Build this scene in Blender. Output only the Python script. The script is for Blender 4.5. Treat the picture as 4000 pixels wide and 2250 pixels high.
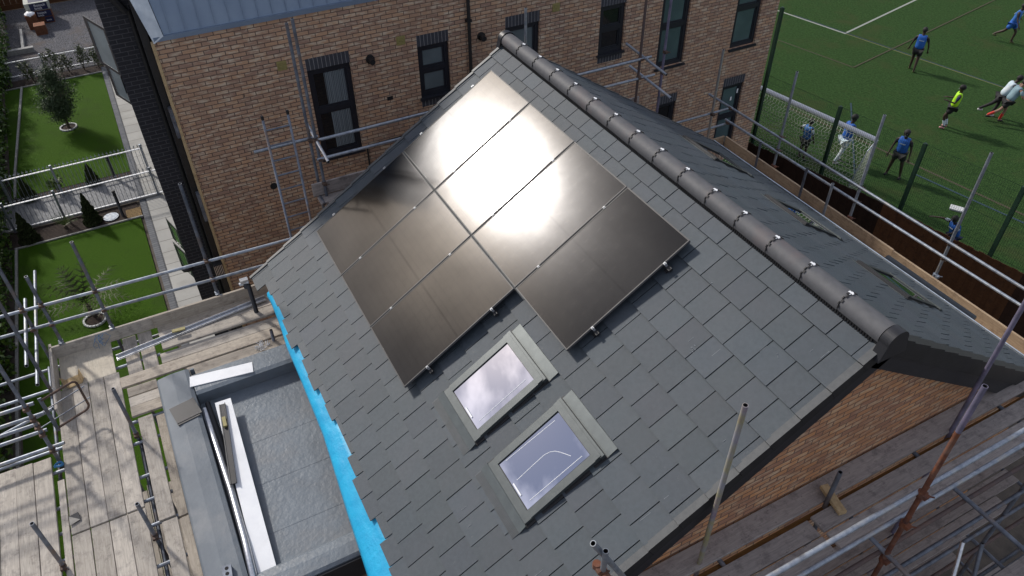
import bpy, math, random
from mathutils import Vector, Matrix
random.seed(7)
for o in list(bpy.data.objects): bpy.data.objects.remove(o)
SC = bpy.context.scene
COL = SC.collection
R = math.radians
# ------------------------------------------------------------------ camera
F_PX, HEAD, PITCH, ROLL = 3011.1, -1.08907, 0.713072, -0.0084859
CAM = Vector((9.39629, -1.68094, 6.74900))
ca, sa, cb, sb = math.cos(HEAD), math.sin(HEAD), math.cos(PITCH), math.sin(PITCH)
fw = Vector((sa*cb, ca*cb, -sb)); rt = Vector((ca, -sa, 0)); up = rt.cross(fw)
r2 = rt*math.cos(ROLL) + up*math.sin(ROLL); u2 = -rt*math.sin(ROLL) + up*math.cos(ROLL)
cam = bpy.data.cameras.new('camera'); camo = bpy.data.objects.new('camera', cam); COL.objects.link(camo)
m3 = Matrix((r2, u2, -fw)).transposed()
camo.matrix_world = Matrix.Translation(CAM) @ m3.to_4x4()
cam.sensor_fit = 'HORIZONTAL'; cam.sensor_width = 36.0; cam.lens = F_PX/4000*36.0
cam.clip_start = 0.1; cam.clip_end = 1500
SC.camera = camo
# ------------------------------------------------------------------ sky and sun
SUN_AZ, SUN_EL = R(-113.3), R(34.9)
SD = Vector((math.sin(SUN_AZ)*math.cos(SUN_EL), math.cos(SUN_AZ)*math.cos(SUN_EL), math.sin(SUN_EL)))
W = bpy.data.worlds.new("World"); SC.world = W; W.use_nodes = True
nt = W.node_tree; nt.nodes.clear()
def N(t, **k):
    n = nt.nodes.new(t)
    for a, b in k.items(): setattr(n, a, b)
    return n
out = N('ShaderNodeOutputWorld'); bg = N('ShaderNodeBackground'); nt.links.new(bg.outputs[0], out.inputs[0])
sky = N('ShaderNodeTexSky', sky_type='NISHITA'); sky.sun_disc = False
sky.sun_elevation = SUN_EL; sky.sun_rotation = SUN_AZ % (2*math.pi); sky.air_density = 1.0; sky.dust_density = 1.0
tc = N('ShaderNodeTexCoord')
mp = N('ShaderNodeMapping'); mp.inputs['Scale'].default_value = (1.0, 1.0, 2.2); nt.links.new(tc.outputs['Generated'], mp.inputs[0])
nz = N('ShaderNodeTexNoise'); nz.inputs['Scale'].default_value = 6.5; nz.inputs['Detail'].default_value = 6; nz.inputs['Roughness'].default_value = 0.55
nt.links.new(mp.outputs[0], nz.inputs['Vector'])
cr = N('ShaderNodeValToRGB'); cr.color_ramp.elements[0].position = 0.44; cr.color_ramp.elements[1].position = 0.60
nt.links.new(nz.outputs['Fac'], cr.inputs[0])
dp = N('ShaderNodeVectorMath', operation='DOT_PRODUCT'); dp.inputs[1].default_value = SD
nrm = N('ShaderNodeVectorMath', operation='NORMALIZE'); nt.links.new(tc.outputs['Generated'], nrm.inputs[0]); nt.links.new(nrm.outputs[0], dp.inputs[0])
mx = N('ShaderNodeMath', operation='MAXIMUM'); mx.inputs[1].default_value = 0; nt.links.new(dp.outputs['Value'], mx.inputs[0])
pw = N('ShaderNodeMath', operation='POWER'); pw.inputs[1].default_value = 62; nt.links.new(mx.outputs[0], pw.inputs[0])
sz = N('ShaderNodeSeparateXYZ'); nt.links.new(nrm.outputs[0], sz.inputs[0])   # the bright cloud bank lies at and below the sun
mr = N('ShaderNodeMapRange', interpolation_type='SMOOTHSTEP'); mr.inputs['From Min'].default_value = .575; mr.inputs['From Max'].default_value = .665; mr.inputs['To Min'].default_value = 1.0; mr.inputs['To Max'].default_value = .06
nt.links.new(sz.outputs[2], mr.inputs['Value'])
pm_ = N('ShaderNodeMath', operation='MULTIPLY'); nt.links.new(pw.outputs[0], pm_.inputs[0]); nt.links.new(mr.outputs[0], pm_.inputs[1])
cv = N('ShaderNodeMath', operation='MULTIPLY_ADD'); cv.inputs[1].default_value = .6; cv.inputs[2].default_value = .6; nt.links.new(cr.outputs[0], cv.inputs[0])
pn_ = N('ShaderNodeMath', operation='MULTIPLY'); nt.links.new(pm_.outputs[0], pn_.inputs[0]); nt.links.new(cv.outputs[0], pn_.inputs[1])
gl = N('ShaderNodeMath', operation='MULTIPLY'); gl.inputs[1].default_value = 44; nt.links.new(pn_.outputs[0], gl.inputs[0])
cc = N('ShaderNodeMix', data_type='RGBA', blend_type='MIX'); cc.inputs['A'].default_value = (1.5, 1.65, 2.2, 1); cc.inputs['B'].default_value = (6.0, 5.9, 6.3, 1)
nt.links.new(cr.outputs[0], cc.inputs['Factor'])
mixs = N('ShaderNodeMix', data_type='RGBA', blend_type='MIX'); mixs.inputs['Factor'].default_value = 0.75
nt.links.new(sky.outputs[0], mixs.inputs['A']); nt.links.new(cc.outputs['Result'], mixs.inputs['B'])
gc = N('ShaderNodeMix', data_type='RGBA', blend_type='MULTIPLY'); gc.inputs['Factor'].default_value = 1; gc.inputs['A'].default_value = (1.0, 0.80, 0.58, 1)
nt.links.new(gl.outputs[0], gc.inputs['B'])
ad = N('ShaderNodeMix', data_type='RGBA', blend_type='ADD'); ad.inputs['Factor'].default_value = 1
nt.links.new(mixs.outputs['Result'], ad.inputs['A']); nt.links.new(gc.outputs['Result'], ad.inputs['B'])
nt.links.new(ad.outputs['Result'], bg.inputs[0]); bg.inputs[1].default_value = 0.14
sl = bpy.data.lights.new('sun', 'SUN'); sl.energy = 2.9; sl.angle = R(4.2); sl.color = (1.0, 0.95, 0.89)
slo = bpy.data.objects.new('sun', sl); COL.objects.link(slo)
slo.rotation_euler = (-SD).to_track_quat('-Z', 'Y').to_euler(); slo.location = (0, 0, 30)
vs = SC.view_settings; vs.view_transform = 'Standard'; vs.look = 'None'; vs.exposure = 0.12; vs.gamma = 1.0
try: vs.use_curve_mapping = False
except Exception: pass

# ------------------------------------------------------------------ materials
MATS = {}
class MN:
    def __init__(s, name):
        s.m = bpy.data.materials.new(name); s.m.use_nodes = True; s.t = s.m.node_tree; s.t.nodes.clear()
        s.o = s.n('ShaderNodeOutputMaterial'); s.b = s.n('ShaderNodeBsdfPrincipled'); s.l(s.b.outputs[0], s.o.inputs[0])
        s.tc = s.n('ShaderNodeTexCoord')
    def n(s, t, **k):
        x = s.t.nodes.new(t)
        for a, b in k.items(): setattr(x, a, b)
        return x
    def l(s, a, b): s.t.links.new(a, b)
    def setp(s, rough=0.6, metal=0.0, spec=0.5, coat=0.0, coatr=0.05):
        b = s.b.inputs; b['Roughness'].default_value = rough; b['Metallic'].default_value = metal
        b['Specular IOR Level'].default_value = spec; b['Coat Weight'].default_value = coat; b['Coat Roughness'].default_value = coatr
    def vec(s, scale=(1, 1, 1), rand=True):
        mp = s.n('ShaderNodeMapping'); mp.inputs['Scale'].default_value = scale
        s.l(s.tc.outputs['Object'], mp.inputs[0])
        if rand:
            oi = s.n('ShaderNodeObjectInfo'); mu = s.n('ShaderNodeMath', operation='MULTIPLY'); mu.inputs[1].default_value = 37.0
            s.l(oi.outputs['Random'], mu.inputs[0]); s.l(mu.outputs[0], mp.inputs['Location'])
        return mp.outputs[0]
    def noise(s, v, scale, detail=4, rough=0.55):
        n = s.n('ShaderNodeTexNoise'); n.inputs['Scale'].default_value = scale; n.inputs['Detail'].default_value = detail; n.inputs['Roughness'].default_value = rough
        s.l(v, n.inputs['Vector']); return n.outputs['Fac']
    def ramp(s, f, p0, p1, c0=(0, 0, 0, 1), c1=(1, 1, 1, 1)):
        r = s.n('ShaderNodeValToRGB'); e = r.color_ramp.elements; e[0].position = p0; e[1].position = p1; e[0].color = c0; e[1].color = c1
        s.l(f, r.inputs[0]); return r.outputs[0]
    def mix(s, f, a, b, bt='MIX'):
        m = s.n('ShaderNodeMix', data_type='RGBA', blend_type=bt)
        for sock, v in (('Factor', f), ('A', a), ('B', b)):
            if hasattr(v, 'links') or hasattr(v, 'is_linked'): s.l(v, m.inputs[sock])
            elif sock == 'Factor': m.inputs[sock].default_value = v
            else: m.inputs[sock].default_value = (*v[:3], 1)
        return m.outputs['Result']
    def math(s, op, a, b=0.0):
        m = s.n('ShaderNodeMath', operation=op)
        for i, v in enumerate((a, b)):
            if hasattr(v, 'is_linked'): s.l(v, m.inputs[i])
            else: m.inputs[i].default_value = v
        return m.outputs[0]
    def bump(s, h, strength=0.3, dist=0.01):
        b = s.n('ShaderNodeBump'); b.inputs['Strength'].default_value = strength; b.inputs['Distance'].default_value = dist
        s.l(h, b.inputs['Height']); s.l(b.outputs[0], s.b.inputs['Normal'])
    def col(s, c):
        if hasattr(c, 'is_linked'): s.l(c, s.b.inputs['Base Color'])
        else: s.b.inputs['Base Color'].default_value = (*c[:3], 1)
def sc(c, k): return tuple(x*k for x in c)
def M(name, c1, c2=None, scale=8.0, rough=0.6, metal=0.0, spec=0.5, bump=0.0, bscale=40.0, bdist=0.004, stretch=(1, 1, 1), lo=0.35, hi=0.65, coat=0.0, coatr=0.05, rvar=0.0, c3=None, s3=2.0, detail=5):
    if name in MATS: return MATS[name]
    k = MN(name); k.setp(rough, metal, spec, coat, coatr)
    v = k.vec(stretch)
    if c2 is None: c2 = sc(c1, 0.75)
    c = k.mix(k.ramp(k.noise(v, scale, detail), lo, hi), c1, c2)
    if c3 is not None: c = k.mix(k.ramp(k.noise(v, s3, 5, 0.65), 0.52, 0.7), c, c3)
    if rvar:
        oi = k.n('ShaderNodeObjectInfo'); f = k.math('MULTIPLY_ADD', oi.outputs['Random'], rvar)
        f.node.inputs[2].default_value = 1-rvar/2
        cb_ = k.n('ShaderNodeCombineColor'); [k.l(f, cb_.inputs[i]) for i in range(3)]
        c = k.mix(1.0, c, cb_.outputs[0], 'MULTIPLY')
    k.col(c)
    if bump: k.bump(k.noise(v, bscale, 4), bump, bdist)
    MATS[name] = k.m; return k.m
def brick(name, axis, ca, cb_, cc_, mortar, bw=0.225, rh=0.075, ms=0.006, rough=0.85, accent=0.5, off=0.5):
    if name in MATS: return MATS[name]
    k = MN(name); k.setp(rough, 0, 0.3)
    sp = k.n('ShaderNodeSeparateXYZ'); k.l(k.tc.outputs['Object'], sp.inputs[0])
    cx = k.n('ShaderNodeCombineXYZ')
    if axis == 'x': k.l(sp.outputs[1], cx.inputs[0]); k.l(sp.outputs[2], cx.inputs[1])
    elif axis == 'y': k.l(sp.outputs[0], cx.inputs[0]); k.l(sp.outputs[2], cx.inputs[1])
    else: k.l(sp.outputs[0], cx.inputs[0]); k.l(sp.outputs[1], cx.inputs[1])
    b = k.n('ShaderNodeTexBrick'); b.offset = off
    for a, v in (('Scale', 1.0), ('Mortar Size', ms), ('Mortar Smooth', 0.2), ('Bias', 0.0), ('Brick Width', bw), ('Row Height', rh)): b.inputs[a].default_value = v
    b.inputs['Color1'].default_value = (*ca, 1); b.inputs['Color2'].default_value = (*cb_, 1); b.inputs['Mortar'].default_value = (*mortar, 1)
    k.l(cx.outputs[0], b.inputs[0])
    mp = k.n('ShaderNodeMapping'); mp.inputs['Scale'].default_value = (1/bw*0.9, 1/rh*0.9, 1); k.l(cx.outputs[0], mp.inputs[0])
    n1 = k.noise(mp.outputs[0], 1.1, 3, 0.6); n2 = k.noise(k.tc.outputs['Object'], 1.3, 4)
    inv = k.math('SUBTRACT', 1.0, b.outputs['Fac'])
    f = k.math('MULTIPLY', k.ramp(n1, 0.48, 0.66), inv); f = k.math('MULTIPLY', f, accent)
    c = k.mix(f, b.outputs['Color'], cc_)
    c = k.mix(k.math('MULTIPLY', k.ramp(n2, 0.35, 0.75), 0.35), c, sc(ca, 0.55))
    n3 = k.noise(k.tc.outputs['Object'], 90, 3)
    c = k.mix(k.math('MULTIPLY', n3, 0.35), c, sc(mortar, 0.5))
    k.col(c)
    h = k.math('ADD', k.math('MULTIPLY', inv, 1.0), k.math('MULTIPLY', n3, 0.35)); k.bump(h, 0.6, 0.006)
    MATS[name] = k.m; return k.m

GALV = M('galvanised_steel', (.36, .40, .45), (.22, .25, .30), 14, .5, .6, bump=.15, bscale=60, rvar=.35, c3=(.36, .35, .33), s3=5)
GALVD = M('old_steel_tube', (.19, .215, .26), (.11, .125, .155), 10, .55, .5, bump=.2, rvar=.3, c3=(.20, .15, .12), s3=3)
RUST = M('rusty_tube', (.20, .07, .032), (.09, .038, .028), 9, .75, .2, bump=.3, c3=(.20, .12, .09), s3=4)
BROWNT = M('brown_stained_tube', (.13, .09, .08), (.09, .07, .07), 9, .7, .2, bump=.3, c3=(.16, .10, .08), s3=4)
PAINTED = M('paint_smeared_tube', (.30, .30, .34), (.34, .31, .14), 5, .6, .3, c3=(.24, .17, .27), s3=3, bump=.2)
PURPLE = M('purple_tinged_tube', (.20, .18, .27), (.12, .12, .17), 6, .6, .3, c3=(.26, .2, .3), s3=4)
COUP = M('rusty_coupler', (.16, .10, .07), (.07, .055, .05), 30, .7, .4, rvar=.5)
DARKIN = M('tube_inside', (.015, .015, .017), None, 5, .9)
def wood(name, c1, c2, dark, grain=1.0, rvar=.3):
    k = MN(name); k.setp(.85, 0, .25)
    v = k.vec((1.2, 14, 14)); v2 = k.vec((3, 3, 3)); v3 = k.vec((6, 60, 60))
    c = k.mix(k.ramp(k.noise(v, 3, 6, .65), .32, .68), c1, c2)
    c = k.mix(k.math('MULTIPLY', k.ramp(k.noise(v3, 1.5, 4), .45, .75), .45), c, sc(c2, .6))
    c = k.mix(k.math('MULTIPLY', k.ramp(k.noise(v2, 2.2, 7, .75), .50, .70), .8), c, dark)
    vo = k.n('ShaderNodeTexVoronoi'); vo.inputs['Scale'].default_value = 4.5; k.l(v2, vo.inputs['Vector'])
    c = k.mix(k.math('MULTIPLY', k.ramp(vo.outputs['Distance'], .05, .12, (1, 1, 1, 1), (0, 0, 0, 1)), .6), c, sc(dark, .6))
    oi = k.n('ShaderNodeObjectInfo'); f = k.math('MULTIPLY_ADD', oi.outputs['Random'], rvar); f.node.inputs[2].default_value = 1-rvar/2
    cb_ = k.n('ShaderNodeCombineColor'); [k.l(f, cb_.inputs[i]) for i in range(3)]
    k.col(k.mix(1.0, c, cb_.outputs[0], 'MULTIPLY')); k.bump(k.noise(v3, 1.0, 5, .7), .5, .004)
    MATS[name] = k.m; return k.m
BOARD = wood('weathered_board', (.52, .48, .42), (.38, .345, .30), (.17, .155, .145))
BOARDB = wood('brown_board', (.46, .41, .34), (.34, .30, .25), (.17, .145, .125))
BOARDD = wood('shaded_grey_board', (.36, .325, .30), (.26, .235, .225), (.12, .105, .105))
BOARDT = wood('new_toe_board', (.50, .38, .26), (.40, .29, .19), (.20, .14, .10))
PLY = wood('pale_plywood', (.58, .53, .44), (.52, .47, .38), (.36, .33, .28), rvar=.1)
PALEW = wood('planed_timber', (.50, .38, .22), (.42, .31, .17), (.25, .18, .1))
ORW = wood('orange_timber', (.24, .11, .03), (.15, .07, .022), (.1, .05, .02))
# slate tiles with a tint per tile
def slate(name, base, b2):
    k = MN(name); k.setp(.62, 0, .5)
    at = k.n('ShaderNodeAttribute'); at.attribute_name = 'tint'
    v = k.vec((1, 1, 1), False)
    c = k.mix(k.ramp(k.noise(v, 22, 5, .6), .35, .65), base, b2)
    c = k.mix(k.math('MULTIPLY', k.ramp(k.noise(v, 1.6, 5, .6), .4, .7), .4), c, (.066, .073, .086))
    c = k.mix(k.math('MULTIPLY', k.ramp(k.noise(v, 9, 5, .75), .66, .74), .25), c, (.2, .2, .2))
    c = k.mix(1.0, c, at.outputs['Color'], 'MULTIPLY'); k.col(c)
    k.bump(k.noise(v, 240, 5, .75), .55, .004)
    MATS[name] = k.m; return k.m
SLATE = slate('slate_tile', (.054, .071, .085), (.042, .057, .070))
RIDGE = M('ridge_tile_clay', (.098, .100, .107), (.080, .082, .089), 14, .65, bump=.3, bscale=180, c3=(.108, .095, .098), s3=3)
BLACKP = M('black_plastic', (.018, .018, .02), (.012, .012, .013), 10, .55)
VERGE = M('grey_verge_trim', (.085, .09, .092), (.068, .073, .076), 20, .5)
FASCIA = M('black_fascia', (.02, .021, .026), (.014, .015, .018), 6, .45)
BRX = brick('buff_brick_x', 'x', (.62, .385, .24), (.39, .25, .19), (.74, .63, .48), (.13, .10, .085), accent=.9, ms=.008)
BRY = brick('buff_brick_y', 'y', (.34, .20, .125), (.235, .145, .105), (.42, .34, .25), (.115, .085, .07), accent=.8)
BRG = brick('gable_brick', 'x', (.74, .36, .16), (.44, .23, .15), (.78, .60, .40), (.19, .13, .10), accent=.8, ms=.008)
DKX = brick('dark_brick_x', 'x', (.030, .031, .038), (.022, .023, .030), (.042, .042, .050), (.10, .10, .11), ms=.006, accent=.4)
DKY = brick('dark_brick_y', 'y', (.030, .031, .038), (.022, .023, .030), (.042, .042, .050), (.10, .10, .11), ms=.006, accent=.4)
SOLD = brick('soldier_brick', 'x', (.035, .04, .055), (.028, .03, .042), (.05, .05, .06), (.30, .30, .31), bw=.075, rh=.40, ms=.005, accent=.3, off=0)
FRAME = M('anthracite_frame', (.020, .023, .032), (.016, .018, .026), 10, .4)
def glassy(name, base, rough=.04, metal=0.0, spec=.8):
    k = MN(name); k.setp(rough, metal, spec); k.col(k.mix(k.ramp(k.noise(k.vec((1, 1, 1)), 1.2, 3), .4, .6), base, sc(base, .8)))
    MATS[name] = k.m; return k.m
GLASSD = glassy('dark_window_glass', (.012, .014, .017))
GLASSB = glassy('blind_behind_glass', (.13, .17, .19), .25)
GLASST = glassy('teal_window_glass', (.085, .135, .145), .08)
GLASSG = glassy('painted_grass_reflection_glass', (.10, .20, .08), .2)  # green base colour stands in for grass reflected in the panes
GLASSL = glassy('painted_sky_reflection_glass', (.22, .28, .31), .2)  # pale base colour stands in for sky reflected in the casements
CURT = M('grey_curtain', (.18, .215, .24), (.12, .15, .17), 3, .8, stretch=(1, 14, .3))
ZINC = M('blue_grey_zinc', (.23, .30, .40), (.20, .265, .365), 2.5, .42, .35, bump=.05, bscale=6)
ZINCW = M('bright_zinc_flashing', (.60, .66, .72), (.42, .48, .55), 5, .35, .5)
YEL = M('yellow_vent', (.30, .26, .10), (.25, .22, .08), 20, .6)
WHITE = M('white_upvc', (.84, .86, .88), (.78, .80, .83), 4, .35, c3=(.74, .76, .78), s3=3)
BLUE = M('blue_membrane', (.004, .33, .60), (.008, .40, .68), 5, .5, bump=.5, bscale=7, bdist=.03, detail=4)
GRP = M('grey_fibreglass', (.165, .195, .225), (.125, .15, .176), 2.4, .40, spec=.45, bump=.6, bscale=16, bdist=.011, c3=(.185, .20, .215), s3=1.2)
GRPK = M('grey_fibreglass_kerb', (.175, .20, .225), (.13, .152, .176), 2.0, .62, spec=.3, bump=.45, bscale=18, bdist=.008, c3=(.20, .215, .23), s3=1.5)
SILV = M('bright_aluminium', (.68, .70, .73), (.52, .54, .57), 30, .3, .85)
WINA = M('grey_aluminium_cladding', (.085, .098, .100), (.07, .082, .084), 12, .42, .3)
FLASH = M('grey_flashing', (.135, .152, .152), (.112, .127, .128), 9, .36, .5)
LEADP = M('lead_pleats', (.10, .11, .12), (.085, .095, .10), 12, .5, .3)
def skyglass():
    k = MN('roof_window_glass'); k.setp(.015, 1.0, .5, 0); k.col((.58, .60, .70)); MATS['rwg'] = k.m; return k.m
RWG = skyglass()
def panel_mat():
    k = MN('solar_cell'); k.setp(.20, 0.9, .45, .85, .135)
    sp = k.n('ShaderNodeSeparateXYZ'); k.l(k.tc.outputs['Object'], sp.inputs[0])
    def line(o, period, width):
        a = k.math('FRACT', k.math('MULTIPLY', o, 1/period)); return k.math('LESS_THAN', a, width)
    u, v = sp.outputs[0], sp.outputs[1]
    fine = k.math('ADD', line(u, .0182, .22), 0.0)
    seam = k.math('MAXIMUM', line(v, .0935, .035), line(u, .1835, .02))
    dots = k.math('MULTIPLY', line(v, .187, .3), line(u, .1835, .012))
    c = k.mix(k.math('MULTIPLY', fine, .45), (.003, .003, .0035), (.008, .006, .0045))
    c = k.mix(k.math('MULTIPLY', seam, .5), c, (.012, .012, .014))
    c = k.mix(k.math('MULTIPLY', dots, .35), c, (.07, .065, .06))
    n = k.noise(k.vec((1, 1, 1)), 3, 6, .75); c = k.mix(k.math('MULTIPLY', k.ramp(n, .70, .76), .5), c, (.12, .12, .13))
    k.col(c)
    seam2 = k.math('MAXIMUM', line(v, .0935, .075), line(u, .1835, .045)); half = k.math('LESS_THAN', k.math('ABSOLUTE', k.math('SUBTRACT', v, .861)), .010)
    cw = k.math('SUBTRACT', .72, k.math('MULTIPLY', k.math('MAXIMUM', seam2, half), .17))
    cw = k.math('SUBTRACT', cw, k.math('MULTIPLY', k.ramp(k.noise(k.vec((1, 1, 1)), 2.2, 6, .7), .35, .75), .16)); k.l(cw, k.b.inputs['Coat Weight'])
    rr = k.math('MULTIPLY_ADD', k.noise(k.vec((1.2, 1.2, 1)), 3.0, 5, .7), .05); rr.node.inputs[2].default_value = .075; k.l(rr, k.b.inputs['Coat Roughness'])
    MATS['pv'] = k.m; return k.m
PV = panel_mat()
CLAMPM = M('dull_aluminium_clamp', (.42, .44, .46), (.30, .31, .33), 30, .5, .3)
PVF = M('black_anodised_frame', (.022, .022, .024), (.016, .016, .018), 10, .5, 0)
PVE = M('frame_outer_edge', (.12, .12, .125), (.09, .09, .095), 12, .7, 0, spec=.2)
TURF = M('artificial_turf', (.058, .130, .004), (.036, .092, .004), 60, .9, spec=.15, bump=.9, bscale=170, bdist=.03, c3=(.044, .088, .010), s3=.9)
PITCH_ = M('sports_turf', (.050, .105, .030), (.028, .064, .019), 12, .95, spec=.08, bump=1.0, bscale=70, bdist=.05, c3=(.056, .080, .028), s3=.7)
SOIL = M('bark_soil', (.055, .036, .026), (.02, .014, .012), 25, .95, bump=1, bscale=60, bdist=.03)
GRAVEL = M('grey_gravel', (.17, .172, .19), (.042, .043, .05), 22, .95, bump=1, bscale=45, bdist=.05, c3=(.12, .10, .09), s3=.8, lo=.42, hi=.58)
TANGR = M('tan_gravel', (.36, .24, .10), (.12, .08, .04), 45, .9, bump=1, bscale=70, bdist=.03, lo=.42, hi=.58)
PAVE = brick('cream_paving', 'z', (.54, .54, .51), (.47, .47, .45), (.36, .35, .32), (.17, .165, .15), bw=.6, rh=.9, ms=.012, accent=.5, off=0.0)
BLOCK = brick('grey_block_edging', 'z', (.20, .215, .235), (.15, .16, .18), (.25, .26, .27), (.07, .07, .075), bw=.105, rh=.21, ms=.008, accent=.4, off=0)
PATHB = brick('pale_block_path', 'z', (.36, .37, .38), (.30, .31, .32), (.42, .43, .43), (.2, .2, .205), bw=.2, rh=.16, ms=.006, accent=.4)
CONC = M('concrete_kerb', (.36, .36, .35), (.26, .26, .25), 12, .85, bump=.3)
DIRT = M('bare_ground', (.12, .10, .08), (.07, .06, .05), 3, .95, bump=.6, bscale=20, bdist=.03)
FENW = wood('dark_fence_wood', (.055, .028, .017), (.035, .019, .013), (.018, .011, .009), rvar=.7)
FENO = wood('brown_fence_wood', (.125, .055, .022), (.085, .038, .018), (.04, .02, .012), rvar=.35)
GREENP = M('green_powder_coat', (.014, .042, .026), (.010, .03, .02), 8, .5)
LEAFD = M('conifer_needles', (.050, .065, .022), (.026, .036, .014), 30, .8, spec=.2)
LEAFO = M('olive_leaf', (.065, .10, .045), (.04, .07, .03), 20, .6)
LEAFH = M('laurel_leaf', (.12, .20, .03), (.035, .085, .018), 4, .4, lo=.4, hi=.6)
LEAFS = M('shrub_leaf', (.10, .12, .05), (.05, .07, .03), 9, .6)
LEAFB = M('dry_palm_leaf', (.06, .075, .02), (.035, .05, .014), 9, .7)
LEAFP = M('palm_leaf', (.13, .19, .035), (.06, .11, .025), 9, .5)
BARK = M('bark', (.13, .105, .075), (.07, .055, .04), 20, .9, bump=.5)
TERRA = brick('perforated_brick_face', 'x', (.42, .17, .08), (.36, .14, .07), (.45, .22, .12), (.06, .03, .02), bw=.05, rh=.05, ms=.012, accent=.3)
TERRY = brick('perforated_brick_side', 'y', (.42, .17, .08), (.36, .14, .07), (.45, .22, .12), (.06, .03, .02), bw=.05, rh=.05, ms=.012, accent=.3)
NAVY = M('navy_wrap', (.012, .018, .07), None, 6, .4)
CLEARW = M('pale_plastic_wrap', (.46, .48, .42), (.34, .37, .32), 8, .4)
NETW = M('white_net_cord', (.66, .70, .60), (.6, .64, .54), 8, .8)
RAILM = M('painted_highlight_rail', (.92, .94, .96), (.86, .88, .9), 20, .38, 0)  # near-white base colour stands in for sun highlights on galvanised rails
MARKS = M('pale_scuff', (.26, .28, .30), (.16, .18, .2), 30, .8)
MARKW = M('white_marking', (.62, .63, .64), (.5, .52, .52), 12, .7)
LINEW = M('painted_line_white', (.34, .36, .33), (.22, .25, .2), 30, .9)
LINEY = M('painted_line_yellow', (.19, .20, .07), (.10, .13, .04), 30, .9)
LINEB = M('painted_line_blue', (.018, .045, .075), (.02, .05, .05), 20, .9)
LINER = M('painted_line_red', (.060, .042, .024), (.042, .056, .022), 20, .9)
ROPE = M('blue_rope', (.05, .22, .45), None, 10, .7)

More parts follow.
